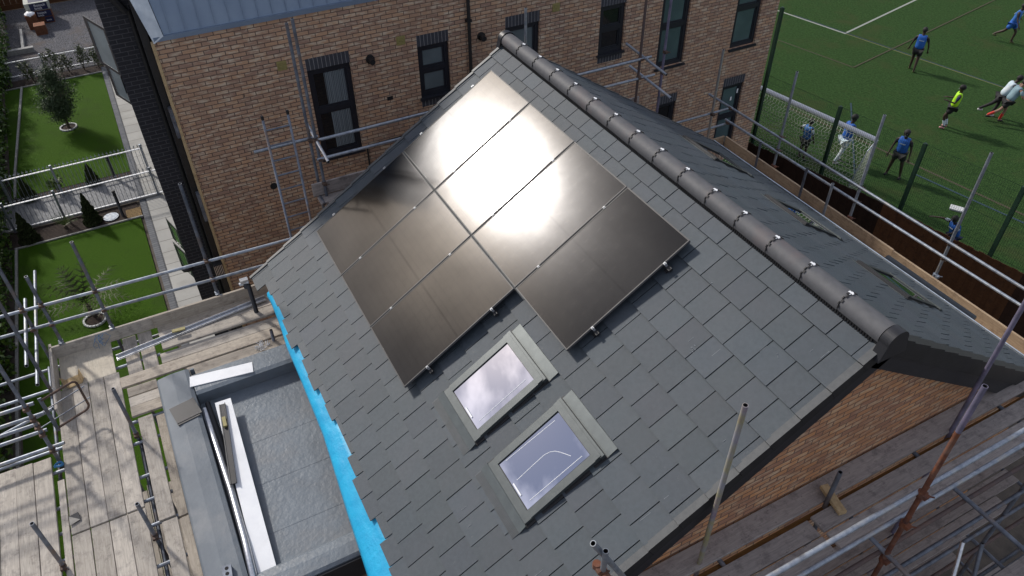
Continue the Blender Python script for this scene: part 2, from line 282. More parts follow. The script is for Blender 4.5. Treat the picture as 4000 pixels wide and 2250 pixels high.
# ------------------------------------------------------------------ mesh builder
class MB:
    def __init__(s): s.v = []; s.f = []; s.m = []; s.c = []
    def face(s, pts, mi=0, tint=1.0):
        n = len(s.v); s.v += [tuple(p) for p in pts]; s.f.append(tuple(range(n, n+len(pts)))); s.m.append(mi); s.c.append(tint)
    def hexa(s, p, mi=0, tint=1.0, skip=()):   # p: 8 pts bottom 0-3, top 4-7
        n = len(s.v); s.v += [tuple(q) for q in p]
        for i, f in enumerate(((3, 2, 1, 0), (4, 5, 6, 7), (0, 1, 5, 4), (1, 2, 6, 5), (2, 3, 7, 6), (3, 0, 4, 7))):
            if i in skip: continue
            s.f.append(tuple(n+j for j in f)); s.m.append(mi); s.c.append(tint)
        return s
    def box(s, x0, y0, z0, x1, y1, z1, mi=0, tint=1.0):
        return s.hexa([(x0, y0, z0), (x1, y0, z0), (x1, y1, z0), (x0, y1, z0), (x0, y0, z1), (x1, y0, z1), (x1, y1, z1), (x0, y1, z1)], mi, tint)
    def fbox(s, P, u0, v0, h0, u1, v1, h1, mi=0, tint=1.0):
        return s.hexa([P(u0, v0, h0), P(u1, v0, h0), P(u1, v1, h0), P(u0, v1, h0), P(u0, v0, h1), P(u1, v0, h1), P(u1, v1, h1), P(u0, v1, h1)], mi, tint)
    def bar(s, a, b, w, h, mi=0, upv=(0, 0, 1)):
        a = Vector(a); b = Vector(b); d = (b-a).normalized(); U = Vector(upv)
        if abs(d.dot(U)) > .99: U = Vector((1, 0, 0))
        x = d.cross(U).normalized()*w/2; y = x.cross(d).normalized()*h/2
        return s.hexa([a-x-y, b-x-y, b+x-y, a+x-y, a-x+y, b-x+y, b+x+y, a+x+y], mi)
    def ring(s, c, d, r, n):
        d = Vector(d).normalized(); U = Vector((0, 0, 1)) if abs(d.z) < .95 else Vector((1, 0, 0))
        x = d.cross(U).normalized(); y = d.cross(x)
        return [Vector(c)+x*r*math.cos(2*math.pi*i/n)+y*r*math.sin(2*math.pi*i/n) for i in range(n)]
    def tube(s, pts, r, n=10, mi=0, hollow=0, cap=True, mi2=1):
        pts = [Vector(p) for p in pts]; rs = r if isinstance(r, (list, tuple)) else [r]*len(pts)
        rings = []
        for i, p in enumerate(pts):
            d = (pts[min(i+1, len(pts)-1)]-pts[max(i-1, 0)])
            b = len(s.v); s.v += [tuple(q) for q in s.ring(p, d, rs[i], n)]; rings.append(b)
        for a, b in zip(rings, rings[1:]):
            for i in range(n):
                j = (i+1) % n; s.f.append((a+i, a+j, b+j, b+i)); s.m.append(mi); s.c.append(1.0)
        for e, (b, p, d) in enumerate(((rings[0], pts[0], pts[1]-pts[0]), (rings[-1], pts[-1], pts[-2]-pts[-1]))):
            if hollow:
                d = d.normalized(); dd = (pts[1]-pts[0]) if e == 0 else (pts[-1]-pts[-2])
                b1 = len(s.v); s.v += [tuple(q) for q in s.ring(p, dd, rs[0]*.8, n)]
                b2 = len(s.v); s.v += [tuple(q) for q in s.ring(p+d*.12, dd, rs[0]*.8, n)]
                for i in range(n):
                    j = (i+1) % n
                    s.f.append((b+i, b+j, b1+j, b1+i)); s.m.append(mi); s.c.append(1.)
                    s.f.append((b1+i, b1+j, b2+j, b2+i)); s.m.append(mi2); s.c.append(1.)
                s.f.append(tuple(b2+i for i in range(n))); s.m.append(mi2); s.c.append(1.)
            elif cap:
                s.f.append(tuple(b+i for i in range(n))); s.m.append(mi); s.c.append(1.)
        return s
    def ball(s, c, rx, ry, rz, n=8, mi=0, half=False, jit=0):
        c = Vector(c); rows = []
        k0 = 0; k1 = n//2 if not half else n//4
        for k in range(0, n//2+1):
            if half and k > n//4+1: break
            ph = math.pi*k/(n//2); b = len(s.v)
            for i in range(n):
                t = 2*math.pi*i/n; j = 1+random.uniform(-jit, jit)
                s.v.append((c.x+rx*j*math.sin(ph)*math.cos(t), c.y+ry*j*math.sin(ph)*math.sin(t), c.z+rz*j*math.cos(ph)))
            rows.append(b)
        for a, b in zip(rows, rows[1:]):
            for i in range(n):
                j = (i+1) % n; s.f.append((a+i, a+j, b+j, b+i)); s.m.append(mi); s.c.append(1.)
        return s
    def build(s, name, mats, parent=None, origin=None, smooth=False, tint=False, rot=None):
        me = bpy.data.meshes.new(name)
        O = Vector(origin) if origin is not None else (parent_loc(parent) if parent else Vector((0, 0, 0)))
        me.from_pydata([tuple(Vector(v)-O) for v in s.v], [], s.f)
        if not isinstance(mats, (list, tuple)): mats = [mats]
        for m in mats: me.materials.append(m)
        if len(mats) > 1: me.polygons.foreach_set('material_index', s.m)
        if smooth: me.polygons.foreach_set('use_smooth', [True]*len(me.polygons))
        if tint:
            at = me.color_attributes.new('tint', 'FLOAT_COLOR', 'CORNER'); buf = []
            for p, t in zip(me.polygons, s.c):
                tt = t if isinstance(t, tuple) else (t, t, t)
                buf += [*tt, 1.0]*len(p.vertices)
            at.data.foreach_set('color', buf)
        me.update()
        o = bpy.data.objects.new(name, me); COL.objects.link(o)
        if parent: o.parent = parent; o.location = O-parent_loc(parent)
        else: o.location = O
        return o
LOC = {}
def parent_loc(p):
    L = Vector(p.location)
    while p.parent: p = p.parent; L = L+Vector(p.location)
    return L
def thing(name, label, cat, loc, group=None):
    o = bpy.data.objects.new(name, None); COL.objects.link(o); o.location = loc; o.empty_display_size = .2
    o['label'] = label; o['category'] = cat
    if group: o['group'] = group
    return o
def tag(o, label, cat, group=None):
    o['label'] = label; o['category'] = cat
    if group: o['group'] = group
    return o
def struct(o): o['kind'] = 'structure'; return o
def plab(o, l): o['label'] = l; return o

# ------------------------------------------------------------------ frames of reference
TH = 0.567689; CT, ST = math.cos(TH), math.sin(TH); HT = -.13
def NP(u, v, h): return Vector((u, v*CT-h*ST, v*ST+h*CT))          # near slope, h from the panel glass plane
def NT(u, v, h): return NP(u, v, h+HT)                              # h from the tile plane
PH = R(33.3); RY, RZ = 3.41, 2.02
def FT(u, v, h): s = 4.04-v; return Vector((u, RY+s*math.cos(PH)+h*math.sin(PH), RZ-s*math.sin(PH)+h*math.cos(PH)))
GZ = -7.0
# ------------------------------------------------------------------ ground
b = MB().face([(-200, -200, GZ-.02), (200, -200, GZ-.02), (200, 200, GZ-.02), (-200, 200, GZ-.02)])
g = MB(); g.face([(-200, -200, GZ-.02), (200, -200, GZ-.02), (200, 200, GZ-.02), (-200, 200, GZ-.02)]); struct(g.build('ground', DIRT))
def sheet(name, x0, y0, x1, y1, z, mat):
    s = MB(); s.box(x0, y0, z-.05, x1, y1, z); return struct(s.build(name, mat))
sheet('garden_path', -15.55, -9.5, -14.1, -1.3, GZ+.012, PATHB)
sheet('garden_lawn', -24.4, -6.25, -15.95, -2.70, GZ+.02, TURF)
sheet('garden_lawn', -13.02, -6.35, 6.5, -2.78, GZ+.02, TURF)
sheet('planting_bed', -13.95, -6.5, -13.03, -2.78, GZ+.014, SOIL)
sheet('planting_bed', -15.94, -6.5, -15.6, -2.70, GZ+.014, SOIL)
sheet('planting_bed', -25.2, -6.5, -24.41, -2.6, GZ+.014, SOIL)
sheet('gravel_bed', -13.6, -3.15, -13.03, -2.72, GZ+.022, TANGR)
sheet('edging_strip', -24.9, -2.69, 6.5, -2.50, GZ+.03, BLOCK)
sheet('patio', -24.9, -2.49, 6.5, -.8, GZ+.028, PAVE)
sheet('gravel_yard', -33.6, -8.5, -25.2, -.8, GZ+.01, GRAVEL)
s = MB()
for x0, x1, y0, y1 in ((-24.4, -17.7, -5.63, -6.08), (-17.7, -15.95, -6.08, -6.14), (-13.02, -6, -6.2, -6.42), (-6, 6, -6.42, -6.7)): s.bar((x0, y0, GZ+.03), (x1, y1, GZ+.03), .07, .1)
for x in (-13.02, -24.41): s.bar((x, -6.2, GZ+.03), (x, -2.7, GZ+.03), .05, .06)
struct(s.build('kerb', CONC))
# sports pitch
fa = R(12.1); FD = Vector((math.cos(fa), math.sin(fa), 0)); FN = Vector((-math.sin(fa), math.cos(fa), 0)); FC = Vector((-12.80, 26.47, 0))
s = MB(); q = [FC-FD*60+FN*70, FC-FD*60-FN*13, FC+FD*90-FN*13, FC+FD*90+FN*70]
s.face([(p.x, p.y, GZ+.01) for p in reversed(q)]); struct(s.build('sports_pitch', PITCH_))
def pline(a, b_, w, m, z):
    a = Vector((a[0], a[1], GZ+z)); b_ = Vector((b_[0], b_[1], GZ+z)); d = (b_-a).normalized(); n = Vector((-d.y, d.x, 0))*w/2
    s = MB(); s.face([a-n, b_-n, b_+n, a+n]); struct(s.build('pitch_line', m))
F2 = lambda t, n=0: (FC+FD*t+FN*n)[:2]
pline(F2(-6), F2(0.05), .10, LINEW, .016); pline(F2(0), F2(0, 30), .10, LINEW, .020)
pline(F2(.05), F2(30), .05, LINEY, .016); pline((-15.45, 26.0), (8, 30.9), .06, LINEB, .024)
pline((-13.83, 23.4), (-10.16, 24.22), .065, LINER, .016); pline((-10.16, 24.22), (-12.6, 37.5), .065, LINER, .028)
pline((-9, 19.5), (12, 23.0), .10, LINER, .016); pline((-3.5, 19.9), (9, 22.3), .08, LINEB, .020); pline((1.9, 18.5), (1.2, 22.5), .08, LINEB, .024)
pline((-8, 21.8), (-4.4, 18.2), .06, LINEB, .028)

# ------------------------------------------------------------------ house
house = thing('brick_house', 'brick house with grey slate gable roof carrying the solar panels', 'house', (3.2, 3.4, GZ))
def slope(P, nrows, x0, x1, v0, w, bottoms, phase, name, flip=False):
    g = .353; s = MB()
    for r in range(-1, nrows):
        a = v0+g*r; b = a+g+.06
        if r == nrows-1: b = a+g+.02
        st = phase + (0 if r % 2 else w/2); k = math.floor((x0-st)/w)
        x = st+k*w
        while x < x1-.02:
            xa = max(x+.005, x0); xb = min(x+w-.005, x1)
            if xb-xa > .03:
                aa = a
                if r == -1: aa = bottoms(xa)
                t = random.uniform(.88, 1.08); tt = (t*random.uniform(.98, 1.03), t, t*random.uniform(.98, 1.03))
                lo = .023+random.uniform(-.002, .004); ex = random.uniform(0, .003); dv = random.uniform(-.003, .003)
                p = [P(xa, aa+dv, lo-.014), P(xb, aa+dv, lo-.014+ex), P(xb, b, -.014), P(xa, b, -.014), P(xa, aa+dv, lo), P(xb, aa+dv, lo+ex), P(xb, b, 0), P(xa, b, 0)]
                s.hexa(p, 0, tt, skip=(0, 4)); ne = len(s.c); s.c[ne-4+1-1] = tt; s.c[ne-3] = (.3, .3, .3)  # lower edge face tinted dark: painted shade line under each course
            x += w
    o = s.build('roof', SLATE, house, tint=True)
    return o
def nb(x):
    for lim, v in ((-.2, -1.28), (.1, -1.12), (.3, -1.09), (.6, -1.07), (.9, -1.11), (1.2, -1.15), (1.5, -1.05), (1.8, -1.09), (2.3, -1.10), (2.6, -1.03), (2.9, -1.05), (3.3, -1.0), (3.6, -1.06), (3.85, -1.0), (4.2, -1.12), (4.5, -1.05), (4.9, -1.13)):
        if x < lim: return v
    return -1.15
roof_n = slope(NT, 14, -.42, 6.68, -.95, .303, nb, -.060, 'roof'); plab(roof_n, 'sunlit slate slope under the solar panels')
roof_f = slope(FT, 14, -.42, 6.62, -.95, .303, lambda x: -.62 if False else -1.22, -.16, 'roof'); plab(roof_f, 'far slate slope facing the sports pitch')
s = MB(); s.fbox(NT, -.40, -1.0, -.10, 6.66, 4.04, -.022); s.fbox(FT, -.40, -1.15, -.10, 6.6, 4.04, -.022)
s.build('underlay', BLACKP, house)
# verge trims
def verge(P, xa, xb, m, v0, nr, th):
    s = MB()
    for r in range(-1, nr):
        a = v0+.353*r; s.hexa([P(xa, a, -.13), P(xb, a, -.13), P(xb, a+.356, -.13), P(xa, a+.356, -.13), P(xa, a, th+.016), P(xb, a, th+.016), P(xb, a+.356, th), P(xa, a+.356, th)])
    return s.build('verge_trim', m, house)
s = MB()
for r in range(-1, 14):
    a = -.95+.353*r; x0, x1 = 6.668, 6.74
    p = [NT(x0, a, -.1), NT(x1, a, -.12), NT(x1, a+.35, -.12), NT(x0, a+.35, -.1), NT(x0, a, .026), NT(x1, a, .026), NT(x1, a+.35, .010), NT(x0, a+.35, .010)]
    n = len(s.v); s.v += [tuple(q) for q in p]
    for f, mi in (((4, 5, 6, 7), 0), ((0, 1, 5, 4), 1), ((1, 2, 6, 5), 1), ((3, 0, 4, 7), 1), ((2, 3, 7, 6), 1)): s.f.append(tuple(n+j for j in f)); s.m.append(mi); s.c.append(1.)
s.build('verge_trim', [VERGE, BLACKP], house)
verge(FT, 6.60, 6.745, BLACKP, -.95, 14, .045)
verge(NT, -.455, -.405, VERGE, -.95, 14, .02); verge(FT, -.455, -.405, VERGE, -.95, 14, .02)
s = MB(); s.fbox(NT, 6.69, -1.05, -.30, 6.72, 4.06, -.125); s.fbox(FT, 6.69, -1.2, -.30, 6.72, 3.98, -.125)
s.fbox(NT, 6.58, -1.05, -.30, 6.688, 3.95, -.285); s.fbox(FT, 6.58, -1.2, -.30, 6.688, 3.95, -.285)
s.build('bargeboard', FASCIA, house)
s = MB(); s.fbox(NT, -.44, -1.05, -.28, -.42, 4.06, -.135); s.fbox(FT, -.44, -1.2, -.28, -.42, 3.98, -.135); s.build('bargeboard', FASCIA, house)
# walls
def gable(x0, x1, m, nm):
    s = MB(); e = .55; yy = [(-.72, GZ), (7.45, GZ), (7.45, -.95), (RY, 1.74), (-.72, -.95)]
    n = len(s.v)
    for x in (x0, x1): s.v += [(x, y, z) for y, z in yy]
    s.f += [(0, 1, 2, 3, 4), (9, 8, 7, 6, 5)]; s.m += [0, 0]; s.c += [1., 1.]
    return s.build(nm, m, house)
gable(6.60, 6.35, BRG, 'wall'); gable(-.30, -.05, BRX, 'wall')
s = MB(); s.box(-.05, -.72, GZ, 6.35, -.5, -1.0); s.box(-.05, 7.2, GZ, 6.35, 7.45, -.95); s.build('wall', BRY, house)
# ridge tiles
RC, RRR = RZ+.032, .115
s = MB(); L = .4725; x = -.405; clips = []
i = 0
while x < 6.70:
    x1 = min(x+L, 6.76); n = 14; ra = RRR
    za = RC
    rings = []
    for xx, rr in ((x+.002, ra-.003), (x1-.004, ra)):
        b0 = len(s.v)
        for k in range(n+1):
            t = R(-20)+(math.pi+R(40))*k/n
            s.v.append((xx, RY+rr*1.02*math.cos(t), za+rr*.95*math.sin(t)))
        rings.append(b0)
    tn = random.uniform(.9, 1.1)
    for a, b_ in zip(rings, rings[1:]):
        for k in range(n): s.f.append((a+k, b_+k, b_+k+1, a+k+1)); s.m.append(0); s.c.append(tn)
    clips.append(x1); x += L; i += 1
o = s.build('ridge_tile_run', RIDGE, house, smooth=True)
for X_, sg in ((-.50, -1), (6.79, 1)):
    s = MB(); n = 20; rr = .121; bot = RZ-.16
    pts = [(RY+rr*math.cos(math.pi*k/n)*1.03, RC+rr*math.sin(math.pi*k/n)) for k in range(n+1)]
    pts = [(RY+.17, bot+.02)]+pts+[(RY-.17, bot+.02)]
    for xa in (0, 1):
        pass
    A = len(s.v); s.v += [(X_-sg*.10, y, z) for y, z in pts]; B_ = len(s.v); s.v += [(X_, y, z) for y, z in pts]
    m_ = len(pts)
    for k in range(m_-1): s.f.append((A+k, A+k+1, B_+k+1, B_+k)); s.m.append(0); s.c.append(1.)
    s.f.append(tuple(B_+k for k in range(m_))); s.m.append(0); s.c.append(1.)
    s.build('ridge_end_cap', FASCIA, house)
for cx in clips[:-2]:
    s = MB(); 
    for k in range(12):
        t = math.pi*(.0+1.0*k/12); rq = RRR+.002; ox = .008 if k % 2 else -.008
        s.bar((cx+ox, RY+rq*math.cos(t), RC+rq*math.sin(t)), (cx+ox, RY+rq*math.cos(t+.25), RC+rq*math.sin(t+.25)), .012 if k % 3 else .022, .006)
    c1 = s.build('ridge_union', BLACKP, house)
    s = MB(); zt = RC+RRR*.93; s.box(cx-.028, RY+.002, zt+.006, cx+.024, RY+.024, zt+.013); s.box(cx-.008, RY-.018, zt+.004, cx+.010, RY+.036, zt+.010)
    s.build('ridge_clip', WHITE, c1)
s = MB()
for k in range(int(7.0/.03)):
    x = -.35+k*.03; s.box(x, RY-.109, RZ-.065, x+.015, RY-.099, RC-.012)
s.box(-.40, RY-.098, RZ-.1, 6.70, RY+.098, RC-.01); s.fbox(NT, -.40, 3.895, .012, 6.70, 3.935, .024)
s.build('ridge_vent_roll', BLACKP, house)
# gutter line at the far eave
s = MB(); e = FT(0, -1.22, 0); s.box(-.45, e.y+.0, e.z-.10, 6.72, e.y+.10, e.z-.055, 0); s.box(-.45, e.y+.10, e.z-.10, 6.72, e.y+.12, e.z-.02, 1)
s.build('gutter', [FASCIA, ZINCW], house)
# roof windows
def roof_window(P, u0, u1, v0, v1, full=True, marks=()):
    s = MB(); fw_ = .085; h1 = .070 if full else .045
    s.fbox(P, u0, v1-.075, -.02, u1, v1, h1+.012); s.fbox(P, u0, v0, -.02, u1, v0+.09, h1-.012)
    s.fbox(P, u0, v0+.09, -.02, u0+fw_, v1-.075, h1); s.fbox(P, u1-fw_, v0+.09, -.02, u1, v1-.075, h1)
    s.fbox(P, u0-.012, v1-.02, -.02, u1+.012, v1+.03, h1+.004)
    w = s.build('roof_window', WINA if full else FASCIA, house)
    s = MB(); s.fbox(P, u0+.05, v0+.06, -.01, u1-.05, v1-.06, h1-.022); s.build('sash', FASCIA, w)
    s = MB(); s.fbox(P, u0+fw_+.012, v0+.10, h1-.0215, u1-fw_-.012, v1-.085, h1-.016); s.build('pane', RWG, w)
    s = MB(); s.fbox(P, u0-.035, v0-.02, -.01, u1+.035, v1+.06, .021); s.build('drain_channel', BLACKP, w)
    s = MB(); 
    hq = .03 if full else .026; s.hexa([P(u0-.02, v1+.035, .018), P(u1+.03, v1+.035, .018), P(u1+.03, v1+.165, .02), P(u0-.02, v1+.165, .02), P(u0-.02, v1+.035, hq-.008), P(u1+.03, v1+.035, hq-.008), P(u1+.03, v1+.165, hq), P(u0-.02, v1+.165, hq)])
    s.build('flashing', FLASH, w); s = MB()
    s.hexa([P(u0-.03, v0-.105, .016), P(u1+.02, v0-.105, .016), P(u1+.02, v0-.005, .02), P(u0-.03, v0-.005, .02), P(u0-.03, v0-.105, .026), P(u1+.02, v0-.105, .026), P(u1+.02, v0-.005, .05), P(u0-.03, v0-.005, .05)])
    s.build('lower_flashing', FLASH, w)
    if full:
        s = MB(); n = 60
        for k in range(n):
            a = u0-.02+(u1-u0+.04)*k/n; b_ = (u1-u0+.04)/n
            s.hexa([P(a, v0-.195, .016), P(a+b_*.6, v0-.195, .016), P(a+b_*.6, v0-.106, .018), P(a, v0-.106, .018), P(a, v0-.195, .025), P(a+b_*.6, v0-.195, .025), P(a+b_*.6, v0-.106, .025), P(a, v0-.106, .025)])
        s.build('pleated_apron', LEADP, w)
        s = MB(); s.fbox(P, u0+.1+.35*(u1-u0), v0+.112, h1-.012, u0+.1+.55*(u1-u0), v0+.128, h1-.004); s.build('sash_label', WHITE, w)
    for m_ in marks:
        s = MB(); s.tube([P(a, b_, h1-.0145) for a, b_ in m_], .0035, 5); s.build('drawn_reflection', WHITE, w)  # white strips modelled in place of reflections in the pane
    return w
w1 = roof_window(NT, 3.84, 4.64, .355, 1.352, marks=[[(4.475, .52), (4.476, 1.2)]])
plab(w1, 'roof window just below the solar panels, nearer the garden wall gable')
w2 = roof_window(NT, 4.965, 5.762, .352, 1.352, marks=[[(5.338, .52), (5.33, .74), (5.328, .895), (5.345, .96), (5.38, 1.01), (5.431, 1.049), (5.537, 1.11)], [(5.605, .52), (5.618, 1.2)], [(5.08, .53), (5.108, 1.19)]])
plab(w2, 'roof window nearest the camera with white curved reflections drawn on its pane')
for k, (ua, ub) in enumerate(((.85, 1.65), (2.80, 3.60), (4.55, 5.35))):
    w = roof_window(FT, ua, ub, -.02, .98, False); plab(w, 'roof window on the far slope, seen at a grazing angle')

def th(v):   # height of the slate face above the tile plane at v
    f = ((v+.95)/.353) % 1.0; return .024*(1-f)+.003
s = MB(); rs = random.Random(4)
for u_, v_, n_, sp_ in ((5.515, 2.70, 16, .022), (2.35, 3.72, 4, .012), (6.15, 3.2, 5, .012), (5.1, 3.3, 3, .01)):
    for _ in range(n_):
        u = u_+rs.gauss(0, sp_); v = v_+rs.gauss(0, sp_*1.3); p = NT(u, v, th(v)+.0015); s.ball(p, rs.uniform(.003, .008), rs.uniform(.003, .008), .003, 6)
for _ in range(26):
    u = rs.uniform(4.2, 6.5); v = rs.uniform(-.3, 3.6)
    if 3.7 < u < 5.9 and .1 < v < 1.6: continue
    L_ = rs.uniform(.03, .13); f_ = ((v+.95)/.353) % 1.0
    if f_*.353+L_ > .34 or f_ < .1: continue
    s.hexa([NT(u, v, th(v)-.004), NT(u+.0035, v, th(v)-.004), NT(u+.004, v+L_, th(v+L_)-.004), NT(u+.001, v+L_, th(v+L_)-.004), NT(u, v, th(v)+.001), NT(u+.0035, v, th(v)+.001), NT(u+.004, v+L_, th(v+L_)+.001), NT(u+.001, v+L_, th(v+L_)+.001)])
o = s.build('chalk_marks', MARKS, roof_n)
# ------------------------------------------------------------------ blue membrane over the eave
s = MB(); n = 64
pr = [(-.90, -.03), (-1.02, -.028), (-1.10, -.032), (-1.17, -.045), (-1.24, -.065)]
lower = [(0.03, -1.25), (.28, -1.237), (.81, -1.255), (1.24, -1.289), (2.0, -1.29), (2.96, -1.31), (4.09, -1.418), (4.92, -1.482), (5.8, -1.56)]
def lint(x):
    for (a, b_), (c, d) in zip(lower, lower[1:]):
        if x <= c: return b_+(d-b_)*(x-a)/(c-a)
    return lower[-1][1]
grid = []
for i in range(n+1):
    u = .02+5.7*i/n; lv = lint(u); row = []
    if i == 0: u = .06
    for t, hh in ((0, -.02), (.35, -.022), (.6, -.03), (.8, -.035), (.93, -.06), (1.0, -.085)):
        v = -.92+(lv+.92)*t; row.append(NT(u, v+.022*(t > .9), hh+.004*math.sin(u*1.7+t*4)))
    grid.append(row)
for a, b_ in zip(grid, grid[1:]):
    for k in range(5): s.face([a[k], a[k+1], b_[k+1], b_[k]])
o = s.build('roof_membrane', BLUE, None, origin=NT(2.5, -1.1, 0), smooth=True)
import bmesh
bm = bmesh.new(); bm.from_mesh(o.data); bmesh.ops.remove_doubles(bm, verts=bm.verts, dist=.0005); bm.to_mesh(o.data); bm.free()
tag(o, 'bright blue roofing membrane strip hanging out below the slate eave', 'membrane')
md = o.modifiers.new('th', 'SOLIDIFY'); md.thickness = .004

# ------------------------------------------------------------------ solar panels
ROWN = {1: 'upper', 0: 'lower'}
desc = {(0, 1): 'glaring solar panel at the top of the array, nearest the far ridge end cap', (1, 1): 'solar panel second along the upper row, holding the brightest sun glare', (2, 1): 'bronze shining solar panel third along the upper row', (3, 1): 'darkest solar panel, standing alone at the near end above the roof windows',
        (0, 0): 'lower solar panel at the far gable corner with dark tube reflections', (1, 0): 'lower middle solar panel between two lower-row panels', (2, 0): 'brown lower solar panel directly beside the first roof window'}
for (i, j), lab in desc.items():
    u0, v0 = i*1.154, j*1.742; u1, v1 = u0+1.134, v0+1.722
    base = NP(u0, v0, -.035); rot = Matrix((Vector((1, 0, 0)), Vector((0, CT, ST)), Vector((0, -ST, CT)))).transposed()
    t = thing('solar_panel', lab, 'solar panel', base, 'black solar panels on the slate roof'); t.rotation_euler = rot.to_euler()
    def bl(s, name, m):
        me_o = s.build(name, m, None, origin=(0, 0, 0)); me_o.parent = t; me_o.location = (0, 0, 0); return me_o
    s = MB(); w_, l_ = 1.134, 1.722; f = .012
    s.box(0, 0, 0, w_, f, .035); s.box(0, l_-f, 0, w_, l_, .035); s.box(0, f, 0, f, l_-f, .035); s.box(w_-f, f, 0, w_, l_-f, .035); bl(s, 'panel_frame', [PVF])
    s = MB(); s.box(-.0015, 0, .008, -.0002, l_, .0362); s.box(w_+.0002, 0, .008, w_+.0015, l_, .0362); s.box(0, -.0015, .008, w_, -.0002, .0362); s.box(0, l_+.0002, .008, w_, l_+.0015, .0362); bl(s, 'frame_edge', [PVE])
    s = MB(); s.box(f, f, .026, w_-f, l_-f, .032); bl(s, 'glass_sheet', [PV])
    for vv in (.36, 1.37):
        if i == 0:
            s = MB(); s.box(-.03, vv-.02, -.01, .006, vv+.02, .040); s.tube([(-.012, vv, .038), (-.012, vv, .048)], .008, 8); bl(s, 'clamp', [CLAMPM])
        s = MB(); s.box(w_-.006 if (i, j) in ((3, 1), (2, 0)) else w_-.008, vv-.014, -.01, w_+.026, vv+.014, .038); s.tube([(w_+.010, vv, .038), (w_+.010, vv, .048)], .008, 8); bl(s, 'clamp', [CLAMPM])
for j, vv, ue in ((0, .36, 3.52), (0, 1.37, 3.52), (1, 2.10, 4.68), (1, 3.11, 4.68)):
    s = MB(); s.fbox(NP, -.05, vv-.02, -.085, ue, vv+.02, -.045)
    for k in range(int(ue/.9)+1): s.fbox(NP, .1+k*.9, vv-.05, -.11, .14+k*.9, vv+.01, -.085)
    o = s.build('mounting_rail', PVF, None, origin=NP(-.05, vv, -.085)); tag(o, '%s mounting rail under the %s row of solar panels' % ('lower' if vv in (.36, 2.10) else 'higher', ROWN[j]), 'rail', 'mounting rails under the solar panels')

# ------------------------------------------------------------------ neighbour building
WX = -4.0
nbld = thing('apartment_building', 'buff brick block with tall anthracite windows and blue-grey zinc roof cladding', 'building', (WX-4, 5.7, GZ))
def wall_x(x, y0, y1, z0, z1, holes, depth, mats, nm, par):
    s = MB(); ys = sorted({y0, y1, *[h[0] for h in holes], *[h[1] for h in holes]}); zs = sorted({z0, z1, *[h[2] for h in holes], *[h[3] for h in holes]})
    for a, b_ in zip(ys, ys[1:]):
        for c, d in zip(zs, zs[1:]):
            my, mz = (a+b_)/2, (c+d)/2
            if any(h[0] < my < h[1] and h[2] < mz < h[3] for h in holes): continue
            s.face([(x, a, c), (x, b_, c), (x, b_, d), (x, a, d)])
    for a, b_, c, d in holes:
        X2 = x-depth
        s.face([(x, a, c), (x, a, d), (X2, a, d), (X2, a, c)]); s.face([(x, b_, c), (X2, b_, c), (X2, b_, d), (x, b_, d)])
        s.face([(x, a, c), (X2, a, c), (X2, b_, c), (x, b_, c)]); s.face([(x, a, d), (x, b_, d), (X2, b_, d), (X2, a, d)])
    return s.build(nm, mats, par)
wins = [ # y0,y1,z0,z1, transom, glass, lintel, soldier sill
 (1.155, 1.975, -1.24, .59, -.26, 'curtain', 1, 0), (3.315, 3.975, -.47, .59, .08, GLASSB, 1, 1), (5.22, 6.01, -1.24, .59, -.3, GLASSB, 1, 0),
 (7.49, 8.14, -.47, .59, .07, GLASSD, 1, 1), (9.13, 9.92, -1.16, .59, -.20, GLASST, 1, 0), (11.32, 12.10, -1.14, .59, -.18, GLASST, 1, 0),
 (11.345, 12.03, -4.0, -2.14, -3.05, GLASST, 1, 0), (9.33, 9.90, -3.2, -2.14, -2.7, GLASSD, 1, 0), (7.49, 8.14, -3.2, -2.14, -2.7, GLASSD, 1, 0), (3.315, 3.975, -3.2, -2.14, -2.7, GLASSD, 1, 0)]
holes = []
for w in wins:
    holes.append((w[0], w[1], w[2], w[3]+(.225 if w[6] else 0)) if not w[7] else (w[0], w[1], w[2]-.20, w[3]+.225))
wall_x(WX, -1.195, 12.66, GZ, 1.62, holes, .10, BRX, 'wall', nbld)
s = MB(); s.box(WX-14, -.9, GZ, WX-.25, 12.4, 1.6); s.build('wall', DKY, nbld)
s = MB(); s.box(WX-14, 12.4, GZ, WX-.002, 12.658, 1.62); s.build('wall', BRY, nbld)
